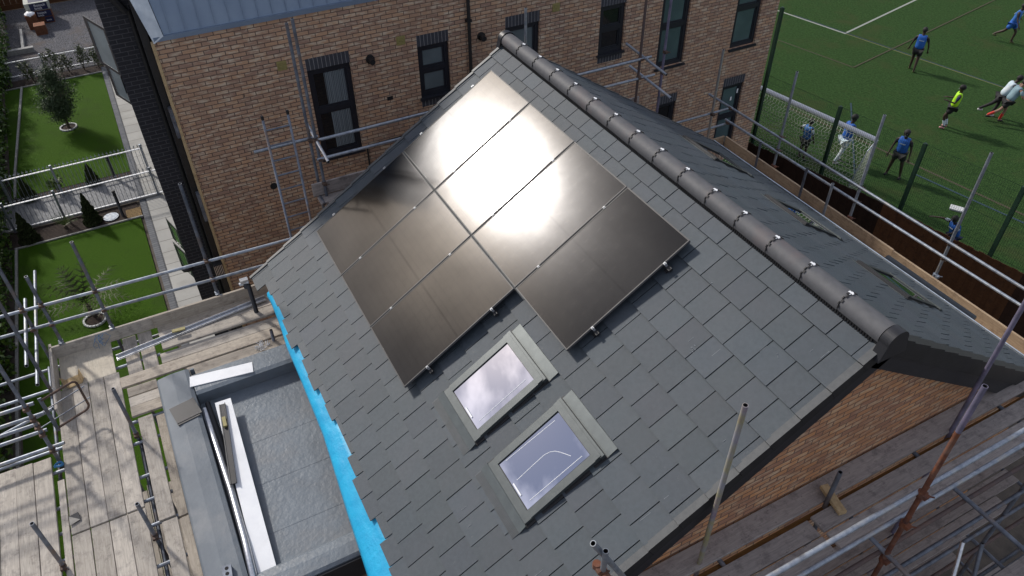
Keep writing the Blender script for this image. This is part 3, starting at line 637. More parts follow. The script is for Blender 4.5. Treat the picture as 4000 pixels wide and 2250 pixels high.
for (y0, y1, z0, z1, tr, gm, li, so) in wins:
    X2 = WX-.08
    s = MB(); f = .085
    s.box(X2-.02, y0, z1-f, X2+.03, y1, z1); s.box(X2-.02, y0, z0, X2+.03, y1, z0+f); s.box(X2-.02, y0, z0+f, X2+.03, y0+f, z1-f); s.box(X2-.02, y1-f, z0+f, X2+.03, y1, z1-f)
    s.box(X2-.02, y0+f, tr-.05, X2+.03, y1-f, tr+.05)
    for za, zb in ((z0+f, tr-.05), (tr+.05, z1-f)):   # inner sash
        s.box(X2-.02, y0+f, zb-.035, X2+.012, y1-f, zb); s.box(X2-.02, y0+f, za, X2+.012, y1-f, za+.035)
        s.box(X2-.02, y0+f, za+.035, X2+.012, y0+f+.035, zb-.035); s.box(X2-.02, y1-f-.035, za+.035, X2+.012, y1-f, zb-.035)
    w = s.build('window', FRAME, nbld)
    s = MB()
    gy0, gy1 = y0+f+.02, y1-f-.02
    s.box(X2-.018, gy0, z0+f+.02, X2-.006, gy1, z1-f-.02); s.build('pane', GLASSD if gm == 'curtain' else gm, w)
    if gm == 'curtain':
        s = MB(); yc = y0+.33
        for k in range(12):
            a = yc+(gy1-yc)*k/12; b_ = yc+(gy1-yc)*(k+.8)/12
            for za, zb in ((z0+f+.05, tr-.06), (tr+.06, z1-f-.05)): s.box(X2-.0055, a, za, X2-.002, b_, zb)
        s.box(X2-.0018, yc-.02, tr+.06, X2+.001, yc-.012, z1-f-.05)
        s.build('curtain', CURT, w)
    s = MB(); s.box(X2+.03, y0-.03, z0-.045, WX+.06, y1+.03, z0-.002); s.build('sill', FRAME, w)
    if li: s = MB(); s.box(WX-.1, y0, z1+.001, WX+.002, y1, z1+.224); s.build('lintel', SOLD, w, origin=(WX, y0, z1-.08))
    if so: s = MB(); s.box(WX-.1, y0, z0-.199, WX+.002, y1, z0-.046); s.build('lintel', SOLD, w, origin=(WX, y0, z0-.3))
s = MB(); s.box(WX-.062, 11.9, -2.45, WX-.058, 11.97, -2.33); s.box(WX-.062, 11.72, -2.62, WX-.058, 11.77, -2.52); s.build('window_sticker', WHITE, nbld)
# zinc cladding
s = MB(); s.hexa([(WX-.3, -1.02, 1.70), (WX-.02, -1.02, 1.70), (WX-.02, 12.66, 1.70), (WX-.3, 12.66, 1.70), (WX-1.0, -1.3, 4.6), (WX-.62, -1.3, 4.6), (WX-.62, 12.66, 4.6), (WX-1.0, 12.66, 4.6)])
z = s.build('zinc_cladding', ZINC, nbld)
s = MB()
for k in range(57):
    y = -.90+.24*k; s.bar((WX-.01, y, 1.72), (WX-.60, y, 4.58), .010, .03)
s.build('standing_seam', ZINC, z)
s = MB(); s.box(WX-.3, -1.19, 1.622, WX+.03, 12.68, 1.699); s.build('flashing', ZINC, nbld)
s = MB(); s.hexa([(WX-.3, -1.20, 1.60), (WX+.035, -1.20, 1.60), (WX+.035, -1.03, 1.70), (WX-.3, -1.03, 1.70), (WX-1.0, -1.80, 4.6), (WX-.55, -1.80, 4.6), (WX-.55, -1.31, 4.6), (WX-1.0, -1.31, 4.6)])
s.build('corner_flashing', ZINCW, nbld)
s = MB(); s.box(WX-.10, -1.245, GZ, WX+.03, -1.197, 1.60); s.build('corner_batten', PALEW, nbld)
s = MB(); s.box(WX-.62, -1.84, GZ, WX-.60, -1.30, 3.6)
s.build('wall', DKX, nbld); 
s = MB(); s.box(WX-20, -1.839, GZ, WX-.621, -1.31, 3.6); s.build('wall', DKY, nbld)
s = MB(); s.box(WX-.598, -1.36, GZ, WX-.12, -1.247, 3.2); s.tube([(WX-.55, -1.40, GZ), (WX-.55, -1.40, 2.0)], .035, 8); s.tube([(WX-.5, -1.45, 2.0), (WX-.5, -1.62, 2.35), (WX-.5, -1.70, 2.7)], .06, 8)
s.build('recess_panel', BLACKP, nbld)
for za, zb in ((-.1, .45), (-1.9, -1.3)): s = MB(); s.box(WX-.11, -1.305, za, WX+.035, -1.247, zb); s.build('cable_box', GALVD, nbld)
for y, zz in ((.737, .793), (3.0, .793), (6.388, .797)):
    s = MB(); s.box(WX+.001, y-.085, zz-.085, WX+.012, y+.085, zz+.085)
    for k in range(5): s.box(WX+.012, y-.07, zz-.07+k*.03, WX+.02, y+.07, zz-.058+k*.03)
    s.build('air_vent', YEL, nbld)
for y, zz in ((2.361, .564), (4.675, .54)):
    s = MB(); s.tube([(WX, y, zz), (WX+.03, y, zz)], .085, 16); s.tube([(WX+.03, y, zz), (WX+.15, y, zz-.01)], .055, 14, hollow=1); s.build('boiler_flue', [BLACKP, DARKIN], nbld)
s = MB(); s.tube([(WX+.06, 4.40, GZ), (WX+.06, 4.40, 1.70)], .034, 10)
for zz in (-5, -3, -1, .9): s.box(WX, 4.35, zz, WX+.1, 4.45, zz+.05)
s.build('downpipe', BLACKP, nbld)
s = MB(); s.tube([(WX+.04, 2.05, -1.2), (WX+.04, 2.05, -3.5)], .02, 8); s.tube([(WX+.04, 2.05, -1.2), (WX+.04, 3.05, -1.16), (WX+.04, 3.05, -2.5)], .022, 8); s.build('waste_pipe', BLACKP, nbld)
for (y, zz) in ((-.02, .40), (2.06, .50), (4.9, .28), (5.5, .72)):
    s = MB(); s.box(WX+.0, y-.005, zz-.035, WX+.003, y+.005, zz+.035); s.build('weep_vent', BLACKP, nbld)
s = MB(); s.box(WX+.002, 2.6, -.35, WX+.004, 2.72, -.27); s.tube([(WX+.001, .1, -1.55), (WX+.01, .1, -1.55)], .07, 12); s.build('wall_hole', DARKIN, nbld)
# opened glazed doors and casements on the garden side of the dark brick
def leaf(x, y0, y1, z0, z1, gm, lab, xt=0.0, fm=FRAME):
    s = MB(); f = .06
    d = Vector((xt, 0, 0))
    def P(y, z, t): k = (y-y0)/(y1-y0); return Vector((x+xt*k+t, y, z))
    def bb(ya, yb, za, zb): s.hexa([P(ya, za, -.03), P(ya, za, .03), P(yb, za, .03), P(yb, za, -.03), P(ya, zb, -.03), P(ya, zb, .03), P(yb, zb, .03), P(yb, zb, -.03)])
    bb(y0, y1, z1-f, z1); bb(y0, y1, z0, z0+f); bb(y0, y0+f*.8, z0+f, z1-f); bb(y1-f*.8, y1, z0+f, z1-f)
    w = s.build('window', fm, nbld); plab(w, lab)
    s = MB(); s.hexa([P(y0+.05, z0+.06, -.008), P(y0+.05, z0+.06, .008), P(y1-.05, z0+.06, .008), P(y1-.05, z0+.06, -.008), P(y0+.05, z1-.06, -.008), P(y0+.05, z1-.06, .008), P(y1-.05, z1-.06, .008), P(y1-.05, z1-.06, -.008)])
    s.build('pane', gm, w)
leaf(-8.4, -2.19, -1.85, -.25, .75, GLASSL, 'casement swung open high on the dark brick corner', 1.0)
leaf(-9.6, -2.14, -1.85, -1.55, -.35, GLASSL, 'second casement swung open below the high one', .8)
leaf(-7.6, -2.02, -1.85, -4.45, -3.85, GLASSG, 'green reflecting casement low on the dark brick wall', .7)
leaf(-7.9, -2.06, -1.85, -5.5, -4.75, GLASSG, 'lower green reflecting casement on the dark brick wall', .7)
leaf(-8.0, -1.90, -1.85, -.88, -.48, GLASST, 'small window edge projecting from the dark brick', -.2)
s = MB(); s.ball((WX-.62, -1.90, -3.30), .09, .12, .07, 12); s.build('security_camera', BLACKP, nbld)
s = MB(); s.box(WX-.1, -1.42, -3.2, WX+.05, -1.25, -2.95)
for k in range(6): s.box(WX+.05, -1.42+k*.03, -3.19, WX+.06, -1.41+k*.03, -2.96, 1)
s.build('wall_grille', [BLACKP, SILV], nbld)

# ------------------------------------------------------------------ flat roof extension
ext = thing('flat_roof_extension', 'flat grey fibreglass roof with raised kerbs beside the scaffold boards', 'flat roof', (2.4, -1.8, GZ))
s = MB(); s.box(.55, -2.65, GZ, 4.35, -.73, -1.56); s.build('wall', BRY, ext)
def prof(s, pts, x0, x1):  # extrude profile (y,z) along x
    n = len(pts); A = len(s.v); s.v += [(x0, y, z) for y, z in pts]; B_ = len(s.v); s.v += [(x1, y, z) for y, z in pts]
    for k in range(n-1): s.f.append((A+k, A+k+1, B_+k+1, B_+k)); s.m.append(0); s.c.append(1.)
    s.f.append(tuple(A+k for k in range(n))); s.m.append(0); s.c.append(1.); s.f.append(tuple(B_+k for k in reversed(range(n)))); s.m.append(0); s.c.append(1.)
PZ = -1.30
s = MB(); prof(s, [(-2.715, -1.56), (-2.715, PZ-.06), (-2.69, PZ-.03), (-2.6, PZ-.015), (-2.5, PZ), (-2.32, PZ), (-2.27, PZ-.02), (-2.26, -1.56)], .50, 4.75)
s.build('kerb_upstand', GRPK, ext)
s = MB(); s.box(.50, -2.259, -1.56, .53, -2.2, PZ-.02)
A = [(.62, -1.56), (.62, PZ-.05), (.66, PZ-.01), (.75, PZ), (1.00, PZ), (1.06, PZ-.02), (1.07, -1.56)]
n = len(A); a0 = len(s.v); s.v += [(x, -2.258, z) for x, z in A]; b0 = len(s.v); s.v += [(x, -.70, z) for x, z in A]
for k in range(n-1): s.f.append((a0+k, b0+k, b0+k+1, a0+k+1)); s.m.append(0); s.c.append(1.)
s.f.append(tuple(a0+k for k in range(n))); s.m.append(0); s.c.append(1.)
s.build('kerb_upstand', GRP, ext); s = MB()
A = [(4.02, -1.50), (4.05, -1.40), (4.10, -1.35), (4.2, -1.335), (4.36, -1.335), (4.40, -1.36), (4.40, -1.56)]
n = len(A); a0 = len(s.v); s.v += [(x, -2.258, z) for x, z in A]; b0 = len(s.v); s.v += [(x, -.70, z) for x, z in A]
for k in range(n-1): s.f.append((a0+k, b0+k, b0+k+1, a0+k+1)); s.m.append(0); s.c.append(1.)
s.build('kerb_upstand', GRP, ext)
s = MB(); s.box(1.07, -2.258, -1.58, 4.03, -.70, -1.50)
for x in (1.75, 2.45, 3.2): s.box(x, -2.25, -1.501, x+.35, -.71, -1.4975)
s.build('roof_surface', GRP, ext)
s = MB(); s.box(4.405, -2.25, -1.75, 4.43, -.73, -1.38); s.box(4.76, -2.72, -1.8, 4.78, -2.2, -1.36); s.build('fascia_board', FASCIA, ext)
# items on the flat roof
def slab(name, mat, c, L, Wd, T, ang, label, cat, tilt=0.0, group=None, z=None):
    s = MB(); s.box(-L/2, -Wd/2, 0, L/2, Wd/2, T); o = s.build(name, mat, None, origin=(0, 0, 0)); o.location = c; o.rotation_euler = (0, tilt, ang)
    tag(o, label, cat, group); return o
slab('upvc_board', WHITE, (.86, -1.87, PZ+.002), .86, .20, .012, R(81.5), 'short white plastic board lying on the far kerb of the flat roof', 'board')
slab('upvc_board', WHITE, (2.85, -2.02, -1.385), 3.05, .21, .012, R(-2.2), 'long white plastic board lying along the inside of the flat roof kerb', 'board', tilt=R(2.0))
o = slab('trim_strip', FASCIA, (2.08, -2.06, -1.33), 1.36, .085, .012, R(-6.5), 'dark grey channel trim lying on the long white board', 'trim', tilt=R(1.0))
s = MB(); s.box(-.68, -.036, .012, .68, -.028, .02); c = s.build('flange', VERGE, None, origin=(0, 0, 0)); c.parent = o
s = MB(); s.box(-.68, .036, .012, .68, .042, .035); c = s.build('flange', FASCIA, None, origin=(0, 0, 0)); c.parent = o
slab('timber_offcut', YEL, (1.75, -2.02, -1.305), .17, .045, .03, R(-4), 'small yellow block resting on the dark grey trim', 'block')
s = MB(); s.tube([(1.28, -2.22, -1.42), (1.9, -2.21, -1.42), (2.8, -2.19, -1.40), (3.6, -2.20, -1.38), (4.7, -2.25, -1.33)], .045, 10, hollow=1)
tag(s.build('round_pipe', [SILV, DARKIN], None, origin=(1.28, -2.22, -1.42), smooth=True), 'long shiny silver pipe lying against the flat roof kerb', 'pipe')
s = MB(); s.tube([(1.2, -2.16, -1.40), (2.35, -2.125, -1.41)], .035, 10, hollow=1); tag(s.build('plastic_pipe', [FASCIA, DARKIN], None, origin=(1.2, -2.16, -1.4), smooth=True), 'dark plastic pipe beside the shiny silver pipe on the flat roof', 'pipe')
s = MB(); s.box(-.15, -.16, 0, .15, .16, .012); s.box(-.15, -.19, -.004, .15, -.162, .006); s.box(.15, -.16, -.003, .185, .17, .008)
o = s.build('spare_tile', FASCIA, None, origin=(0, 0, 0)); o.location = (1.31, -2.46, PZ+.006); o.rotation_euler = (0, 0, R(100)); tag(o, 'single loose slate tile lying on the flat roof kerb', 'tile')
s = MB()
o_ = (4.0, -2.46, PZ)
s.box(-.1075, -.05, 0, .1075, .05, .065)
o = s.build('loose_brick', GALVD, None, origin=(0, 0, 0)); o.location = o_; o.rotation_euler = (0, 0, R(-6)); tag(o, 'loose engineering brick with three round holes on the kerb', 'brick')
s = MB()
for k in range(3): s.tube([(-.068+.068*k, 0, .060), (-.068+.068*k, 0, .0665)], .022, 12)
c = s.build('brick_hole', DARKIN, None, origin=(0, 0, 0)); c.parent = o

# ------------------------------------------------------------------ scaffold boards
DZ = -1.50
def sboard(x0, y0, x1, y1, ztop, mat, label, T=.038, name='scaffold_board', group='scaffold boards laid as decking', cat='board', skew=0.0, bands=True):
    L, Wd = abs(x1-x0), abs(y1-y0); along = L >= Wd
    if not along: L, Wd = Wd, L
    s = MB(); j = .0025; s.hexa([(-L/2, -Wd/2+j, -T), (L/2, -Wd/2+j, -T), (L/2, Wd/2-j, -T), (-L/2, Wd/2-j, -T), (-L/2, -Wd/2+j, 0), (L/2, -Wd/2+j, 0), (L/2, Wd/2-j, 0), (-L/2, Wd/2-j, 0)])
    o = s.build(name, [mat], None, origin=(0, 0, 0)); o.location = ((x0+x1)/2, (y0+y1)/2, ztop+random.uniform(-.004, .004)); o.rotation_euler = (random.uniform(-.004, .004), 0, (0 if along else math.pi/2)+skew+random.uniform(-.003, .003))
    bv = o.modifiers.new('b', 'BEVEL'); bv.width = .004; bv.segments = 1
    return tag(o, label, cat, group)
ys = (-4.03, -3.82, -3.61, -3.40, -3.19)
nm = ('first', 'second', 'third', 'fourth')
for k in range(4):
    sboard(-.13, ys[k]+.001, 2.43, ys[k+1]-.001, DZ, BOARD, '%s deck board from the left in the long far run, garden side scaffold' % nm[k])
    sboard(2.45, ys[k]+.001, 5.6, ys[k+1]-.001, DZ-.004, BOARD, '%s deck board from the left in the run nearest the camera, garden side' % nm[k])
for k, (a, b_) in enumerate(((-5.41, -5.20), (-5.198, -4.99), (-4.988, -4.79), (-4.788, -4.59), (-4.588, -4.38), (-4.378, -4.165))):
    sboard(1.02+.01*k, a, 5.6, b_, DZ+.006, BOARD, 'deck board %s in the outer left platform' % ('at the far left', 'next to the far left', 'third from the left', 'fourth from the left', 'fifth from the left', 'on the inner side')[k])
sboard(1.5, -4.13, 5.6, -4.045, DZ-.02, BOARD, 'narrow deck strip between the two garden side platforms')
sboard(.93, -3.07, 2.74, -2.875, DZ+.01, BOARD, 'single deck board beside the gap, left of the kerb board'); sboard(.96, -2.85, 2.76, -2.735, DZ-.03, BOARDB, 'brownish board squeezed against the flat roof kerb')
sboard(2.76, -3.05, 5.6, -2.865, DZ-.01, BOARD, 'near board beside the gap with its end at the bent tube'); sboard(2.79, -2.85, 5.6, -2.735, DZ-.03, BOARDB, 'near brownish board against the flat roof kerb')
sboard(-.86, -3.95, -.12, -3.22, DZ+.004, PLY, 'pale plywood sheet in the corner behind the toe boards', T=.018, name='plywood_sheet', group=None, cat='plywood')
sboard(-.86, -3.07, .02, -2.87, DZ-.02, BOARD, 'short deck board left of the zinc gutter end'); sboard(-.86, -2.85, .02, -2.645, DZ-.02, BOARD, 'short deck board under the zinc gutter end')
sboard(-.84, -2.54, -.655, -.75, DZ+.05, BOARDB, 'shaded board at the back of the upper crosswise stack'); sboard(-.65, -2.54, -.467, -.75, DZ+.052, BOARD, 'board behind the front one of the raised crosswise pair'); sboard(-.462, -2.54, -.24, -.75, DZ+.055, BOARD, 'front board of the raised crosswise pair')
sboard(-.225, -2.60, .005, -.75, DZ, BOARD, 'smudged crosswise board right below the raised pair'); sboard(.015, -3.19, .235, -.75, DZ+.012, BOARDB, 'long crosswise board reaching left past the kerb corner')
sboard(.25, -2.30, .46, -.75, DZ, BOARDB, 'crosswise board along the far kerb of the flat roof')
for k, (a, b_) in enumerate(((.27, .46), (.48, .675), (.69, .885))): sboard(a, -3.13, b_, -2.73, DZ+(.0, .008, .03)[k], (BOARDB, BOARD, BOARDB)[k], '%s short board filling the gap at the kerb corner' % ('far', 'middle', 'near')[k])
for k in range(5): sboard(.4+.1*(k % 2), -3.92+.225*k, 5.6, -3.70+.225*k, -3.45, BOARD, 'lower lift board %s the flat roof wall, seen through the deck gap' % ('farthest out from', 'second out from', 'third out from', 'next but one to', 'right against')[k])
# outer stubs beyond the toe board
for k, (a, b_) in enumerate(((-3.86, -3.66), (-3.62, -3.42), (-3.40, -3.18), (-2.62, -2.40), (-2.38, -2.16))): sboard(-1.08+.02*(k % 2), a, -.90, b_, DZ+.06 if k > 2 else DZ, BOARD, 'board end poking out past the toe board, %s' % ('far left', 'second from left', 'by the middle post', 'left of the path', 'above the path')[k])
def vboard(p0, p1, h, t, mat, label, name='toe_board'):
    p0, p1 = Vector(p0), Vector(p1); L = (p1-p0).length; s = MB(); s.box(0, -t/2, 0, L, t/2, h)
    o = s.build(name, [mat], None, origin=(0, 0, 0)); o.location = p0; d = p1-p0; o.rotation_euler = (0, -math.asin(d.z/L), math.atan2(d.y, d.x)); bv = o.modifiers.new('b', 'BEVEL'); bv.width = .004
    return tag(o, label, 'board', 'toe boards on edge round the scaffold decks')
vboard((-.86, -4.0, DZ), (-.86, -.2, DZ), .225, .038, BOARD, 'long grey toe board with smudged green stencil behind the zinc gutter')
vboard((-.815, -2.57, DZ+.03), (-.815, -.25, DZ+.03), .225, .038, BOARDB, 'second brownish toe board doubled inside the first')
vboard((-.95, -3.985, DZ), (.46, -3.985, DZ), .225, .04, BOARD, 'side toe board at the left end of the corner platform')
s = MB(); a = [(-.36, -3.2, DZ+.05), (-.50, -.95, DZ+.07)]
s.bar((-.36, -3.17, DZ+.06), (-.60, -.90, DZ+.10), .05, .004); s.bar((-.395, -3.17, DZ+.075), (-.635, -.90, DZ+.115), .004, .05); s.bar((-.33, -3.17, DZ+.05), (-.57, -.90, DZ+.09), .02, .004)
tag(s.build('zinc_gutter', [SILV], None, origin=(-.5, -2, DZ+.06)), 'long bright zinc channel lying across the crosswise boards', 'gutter')
slab('timber_offcut', YEL, (-.46, -2.25, DZ+.13), .19, .06, .02, R(85), 'yellow strip laid over the bright zinc channel', 'block')
# cardboard tray
s = MB(); s.box(-.10, -.08, 0, .10, .08, .01); s.hexa([(-.10, -.09, .0), (.10, -.09, 0), (.10, -.08, 0), (-.10, -.08, 0), (-.12, -.15, .07), (.12, -.13, .09), (.12, -.125, .09), (-.12, -.145, .07)])
s.hexa([(-.10, .08, .0), (.10, .08, 0), (.10, .09, 0), (-.10, .09, 0), (-.11, .12, .10), (.12, .13, .09), (.12, .135, .09), (-.11, .125, .10)])
o = s.build('cardboard_scrap', PALEW, None, origin=(0, 0, 0)); o.location = (-.22, -3.78, DZ+.01); o.rotation_euler = (0, 0, R(10)); tag(o, 'torn piece of cardboard packaging standing in the platform corner', 'cardboard')
s = MB()
for k in range(7):
    p = [Vector((-.80, -3.35+.02*k, DZ+.24))]
    for q_ in range(6): p.append(p[-1]+Vector((random.uniform(-.01, .04), random.uniform(-.05, .05), random.uniform(-.05, .0))))
    s.tube(p, .003, 5)
tag(s.build('blue_cord', ROPE, None, origin=(-.78, -3.3, DZ)), 'tangle of blue cord draped over the toe board', 'cord')
s = MB()
pp = []
for k in range(26): t = k/25*4*math.pi; pp.append((3.0*0+.03*math.cos(t)*(1+.3*math.sin(3*t)), .05*math.sin(t), .02+.015*math.sin(2.3*t)))
s.tube(pp, .012, 6); o = s.build('knotted_rag', ROPE, None, origin=(0, 0, 0)); o.location = (1.28, -4.08, DZ+.01); tag(o, 'knotted blue-grey rag at the foot of the outer pole', 'rag')
s = MB(); s.hexa([(-.07, -.06, 0), (.08, -.05, 0), (.05, .06, 0), (-.06, .05, 0), (-.06, -.06, .008), (.09, -.06, .012), (.05, .06, .01), (-.06, .05, .03)]); o = s.build('slate_scrap', FASCIA, None, origin=(0, 0, 0)); o.location = (2.22, -3.97, DZ+.008); tag(o, 'broken scrap of dark slate lying on the left deck boards', 'slate scrap')
s = MB()
for k in range(60):
    a = random.uniform(0, 6.28); rr = random.uniform(0, .10); s.tube([(.36+rr*math.cos(a)*.6, -1.22+rr*math.sin(a), DZ+.01), (.36+rr*1.3*math.cos(a+.3), -1.22+rr*1.4*math.sin(a+.3), DZ+random.uniform(.02, .06))], .004, 4)
tag(s.build('insulation_tuft', WHITE, None, origin=(.36, -1.22, DZ)), 'white fluffy tuft of insulation beside the far kerb', 'insulation')

# ------------------------------------------------------------------ scaffolding
TR = .0242
def scaf(name, label, loc): return thing(name, label, 'scaffolding', loc)
def tube(par, a, b_, mat=GALV, nm='guard_rail', lab=None):
    s = MB(); s.tube([a, b_], TR, 12, hollow=1); o = s.build(nm, [mat, DARKIN], par, smooth=True)
    es = o.modifiers.new('e', 'EDGE_SPLIT'); es.split_angle = R(40)
    if lab: plab(o, lab)
    return o
def coupler(par, p, ax='z', mat=COUP):
    p = Vector(p); d = {'x': Vector((1, 0, 0)), 'y': Vector((0, 1, 0)), 'z': Vector((0, 0, 1))}[ax]
    s = MB(); s.tube([p-d*.028, p+d*.028], .035, 8); e = Vector((.05, .02, .0)) if ax != 'x' else Vector((0, .02, .05))
    s.box(p.x-.012+e.x*.8, p.y-.03, p.z-.02+e.z, p.x+.03+e.x*.8, p.y+.03, p.z+.02+e.z); s.tube([p+e, p+e*1.9+Vector((0, .02, .01))], .008, 6)
    return s.build('coupler', mat, par)
S1 = scaf('garden_scaffold', 'scaffold poles and rails on the garden side around the flat roof deck', (-.9, -3.5, GZ))
for x, y, zt, m in ((-.93, -1.555, .78, GALVD), (-.89, -3.12, .345, GALVD), (-.915, -3.82, -.013, GALVD), (-.918, -4.06, .9, GALVD), (-.08, -4.06, .9, GALVD), (1.13, -4.09, .9, GALVD), (1.23, -3.12, -.56, GALVD), (2.957, -3.135, -.79, GALVD), (2.84, -4.14, -.60, GALVD)):
    tube(S1, (x, y, GZ), (x, y, zt), m, 'standard')
tube(S1, (-.875, -6.5, -.45), (-.875, .30, -.645)); tube(S1, (-.875, -6.5, -.79), (-.875, .1, -1.0)); tube(S1, (-.90, -6.5, -1.70), (-.90, -.3, -1.70), GALV, 'ledger')
for y, z1_, z2_ in ((-1.555, -.585, -.955), (-3.12, -.54, -.905), (-3.82, -.52, -.885), (-4.06, -.51, -.875)): coupler(S1, (-.905, y, z1_)); coupler(S1, (-.905, y, z2_))
tube(S1, (-3.0, -4.10, -1.33), (.18, -4.10, -1.0), GALV); tube(S1, (-1.52, -4.10, -.79), (.16, -4.10, -.65), GALV)
for y1, zz in ((-4.02, -.497), (-3.98, -.705), (-4.05, -.99), (-3.96, -1.31)): tube(S1, (1.085, -6.6, zz), (1.085, y1+.02, zz-.005), GALV)
tube(S1, (1.085, -6.6, -.85), (1.085, -4.10, -.85), GALV); tube(S1, (.6, -5.2, -1.42), (.6, -3.98, -1.12), GALV)
for zz in (-.497, -.705, -.85, -.99, -1.31): coupler(S1, (1.12, -4.09, zz))
for x in (-.3, .9, 1.3, 1.9, 2.3, 2.7, 3.3, 3.9): tube(S1, (x, -5.8, DZ-.075), (x, -2.6, DZ-.075), GALV, 'transom')
tube(S1, (1.23, -3.12, -1.66), (5.6, -3.12, -1.66), GALVD, 'ledger'); tube(S1, (-.9, -4.13, -1.66), (5.6, -4.13, -1.66), GALVD, 'ledger'); tube(S1, (1.0, -5.0, -1.66), (5.6, -5.0, -1.66), GALVD, 'ledger')
coupler(S1, (1.23, -3.12, -1.46)); coupler(S1, (2.957, -3.135, -1.44)); coupler(S1, (2.84, -4.14, -1.47))
for x, y in ((-.93, -1.555), (-.89, -3.12), (-.915, -3.82)): coupler(S1, (x+.02, y, -1.25), 'z', GALV)
# swing gate
hg = Vector((.80, -4.0, -1.30)); far = Vector((.62, -3.58, -1.30)); dH = far-hg
gt = thing('safety_gate', 'bent tube ladder gate swung open over the left platform', 'gate', hg)
s = MB(); pts = [hg+Vector((0, 0, .55))]
c1, c2 = far+Vector((0, 0, .55)), far.copy()
d = dH.normalized()
for k in range(6): a = math.pi/2*k/5; pts.append(c1-d*.07-Vector((0, 0, .07))+d*.07*math.sin(a)+Vector((0, 0, .07*math.cos(a))))
for k in range(6): a = math.pi/2*k/5; pts.append(c2-d*.07+Vector((0, 0, .07))+d*.07*math.cos(a)-Vector((0, 0, .07*math.sin(a))))
pts.append(hg); s.tube(pts, .016, 8); s.build('gate_frame', COUP, gt, smooth=True)
s = MB(); s.bar(hg+Vector((0, 0, -.05)), hg+Vector((0, 0, .60)), .045, .012); s.build('hinge_bar', GALVD, gt)
for zz in (.16, .38): s = MB(); s.tube([hg-d*.2+Vector((0, 0, zz)), far+d*.06+Vector((0, 0, zz))], .008, 6); s.build('gate_rod', GALVD, gt)

S2 = scaf('passage_scaffold', 'scaffold poles and rails between the slate roof and the tall brick block', (-1.3, 3.5, GZ))
tube(S2, (-1.2, .50, GZ), (-1.2, .50, 2.66), GALVD, 'standard'); tube(S2, (-1.45, .46, GZ), (-1.45, .46, 2.52), GALVD, 'standard')
tube(S2, (-1.2, 6.50, GZ), (-1.2, 6.50, 2.3), BROWNT, 'standard', 'rusty brown pole behind the far slope'); tube(S2, (-1.2, 7.04, GZ), (-1.2, 7.04, 2.3), PURPLE, 'standard'); tube(S2, (-1.3, 4.20, GZ), (-1.3, 4.20, 2.09), GALV, 'standard')
tube(S2, (-1.165, .52, .785), (-1.165, 6.72, .785)); tube(S2, (-1.165, .45, .46), (-1.165, 6.84, .41))
tube(S2, (-1.50, -.40, .66), (-1.50, .60, .66), GALV, 'guard_rail'); tube(S2, (-1.7, .50, .86), (-.62, .50, .70), SILV, 'ledger')
tube(S2, (-1.75, 6.57, .84), (-.50, 6.57, .745), GALV, 'guard_rail'); tube(S2, (-1.62, 6.60, .45), (-.33, 6.60, .37), GALV, 'guard_rail')
tube(S2, (-1.6, .40, -.25), (-1.0, .40, -.25), GALVD, 'transom')
for p in ((-1.2, .5, .785), (-1.2, .5, .45), (-1.45, .46, .66), (-1.2, 6.5, .78), (-1.2, 6.5, .42), (-1.2, 7.04, .8), (-1.2, 7.04, .4), (-1.2, .5, 0.0)): coupler(S2, p)
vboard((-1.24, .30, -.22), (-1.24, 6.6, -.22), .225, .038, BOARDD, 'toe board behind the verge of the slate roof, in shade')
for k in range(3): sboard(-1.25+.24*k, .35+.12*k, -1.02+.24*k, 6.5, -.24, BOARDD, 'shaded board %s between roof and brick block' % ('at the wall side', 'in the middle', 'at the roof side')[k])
lad = thing('ladder', 'grey steel ladder standing in the passage against the brick wall', 'ladder', (-1.2, -.02, GZ))
for y in (-.20, .17):
    s = MB(); s.tube([(-1.2, y, -5), (-1.2, y, 1.30)], .019, 8); s.build('stile', GALVD, lad, smooth=True)
    s = MB(); s.tube([(-1.2, y, 1.30), (-1.2, y, 1.36)], .022, 8); s.build('end_cap', BLACKP, lad)
for k in range(22): s = MB(); s.tube([(-1.2, -.20, 1.12-.26*k), (-1.2, .17, 1.12-.26*k)], .014, 8); s.build('rung', GALVD, lad)

S3 = scaf('pitch_scaffold', 'scaffold rails and poles along the eave facing the sports pitch', (2.5, 8.8, GZ))
for x, zt, m in ((.37, .66, GALV), (2.31, .72, GALV), (4.13, .98, GALV), (6.05, 1.2, GALV)):
    tube(S3, (x, 8.80, GZ), (x, 8.80, zt), m, 'standard')
tube(S3, (-1.0, 8.27, GZ), (-1.0, 8.27, .65), SILV, 'standard')
tube(S3, (-1.70, 8.76, -.68), (7.5, 8.76, -.57)); tube(S3, (-1.10, 8.76, -.975), (7.5, 8.76, -.83))
tube(S3, (-1.03, 7.30, -.67), (-1.03, 8.80, -.69)); tube(S3, (-1.03, 7.6, -1.02), (-1.03, 8.80, -1.03))
tube(S3, (2.11, 8.33, GZ), (2.11, 8.33, -.55), GALV, 'standard'); tube(S3, (1.30, 8.60, GZ), (1.30, 8.60, -.78), GALVD, 'standard'); tube(S3, (.1, 8.60, GZ), (.1, 8.60, -.85), GALVD, 'standard')
for x in (.37, 2.31, 4.13): coupler(S3, (x, 8.79, -.64)); coupler(S3, (x, 8.79, -.93)); coupler(S3, (x, 8.78, -1.28), 'z', GALV if x > 4 else RUST)
coupler(S3, (-1.0, 8.27, -.68)); coupler(S3, (-1.02, 8.74, -.68)); coupler(S3, (-1.02, 8.74, -1.0))
vboard((-.95, 8.72, DZ), (3.35, 8.72, DZ), .225, .038, BOARDT, 'toe board beside the pitch fence, far length'); vboard((3.36, 8.70, DZ), (7.3, 8.70, DZ), .225, .038, BOARDT, 'toe board beside the pitch fence, near length with knots')
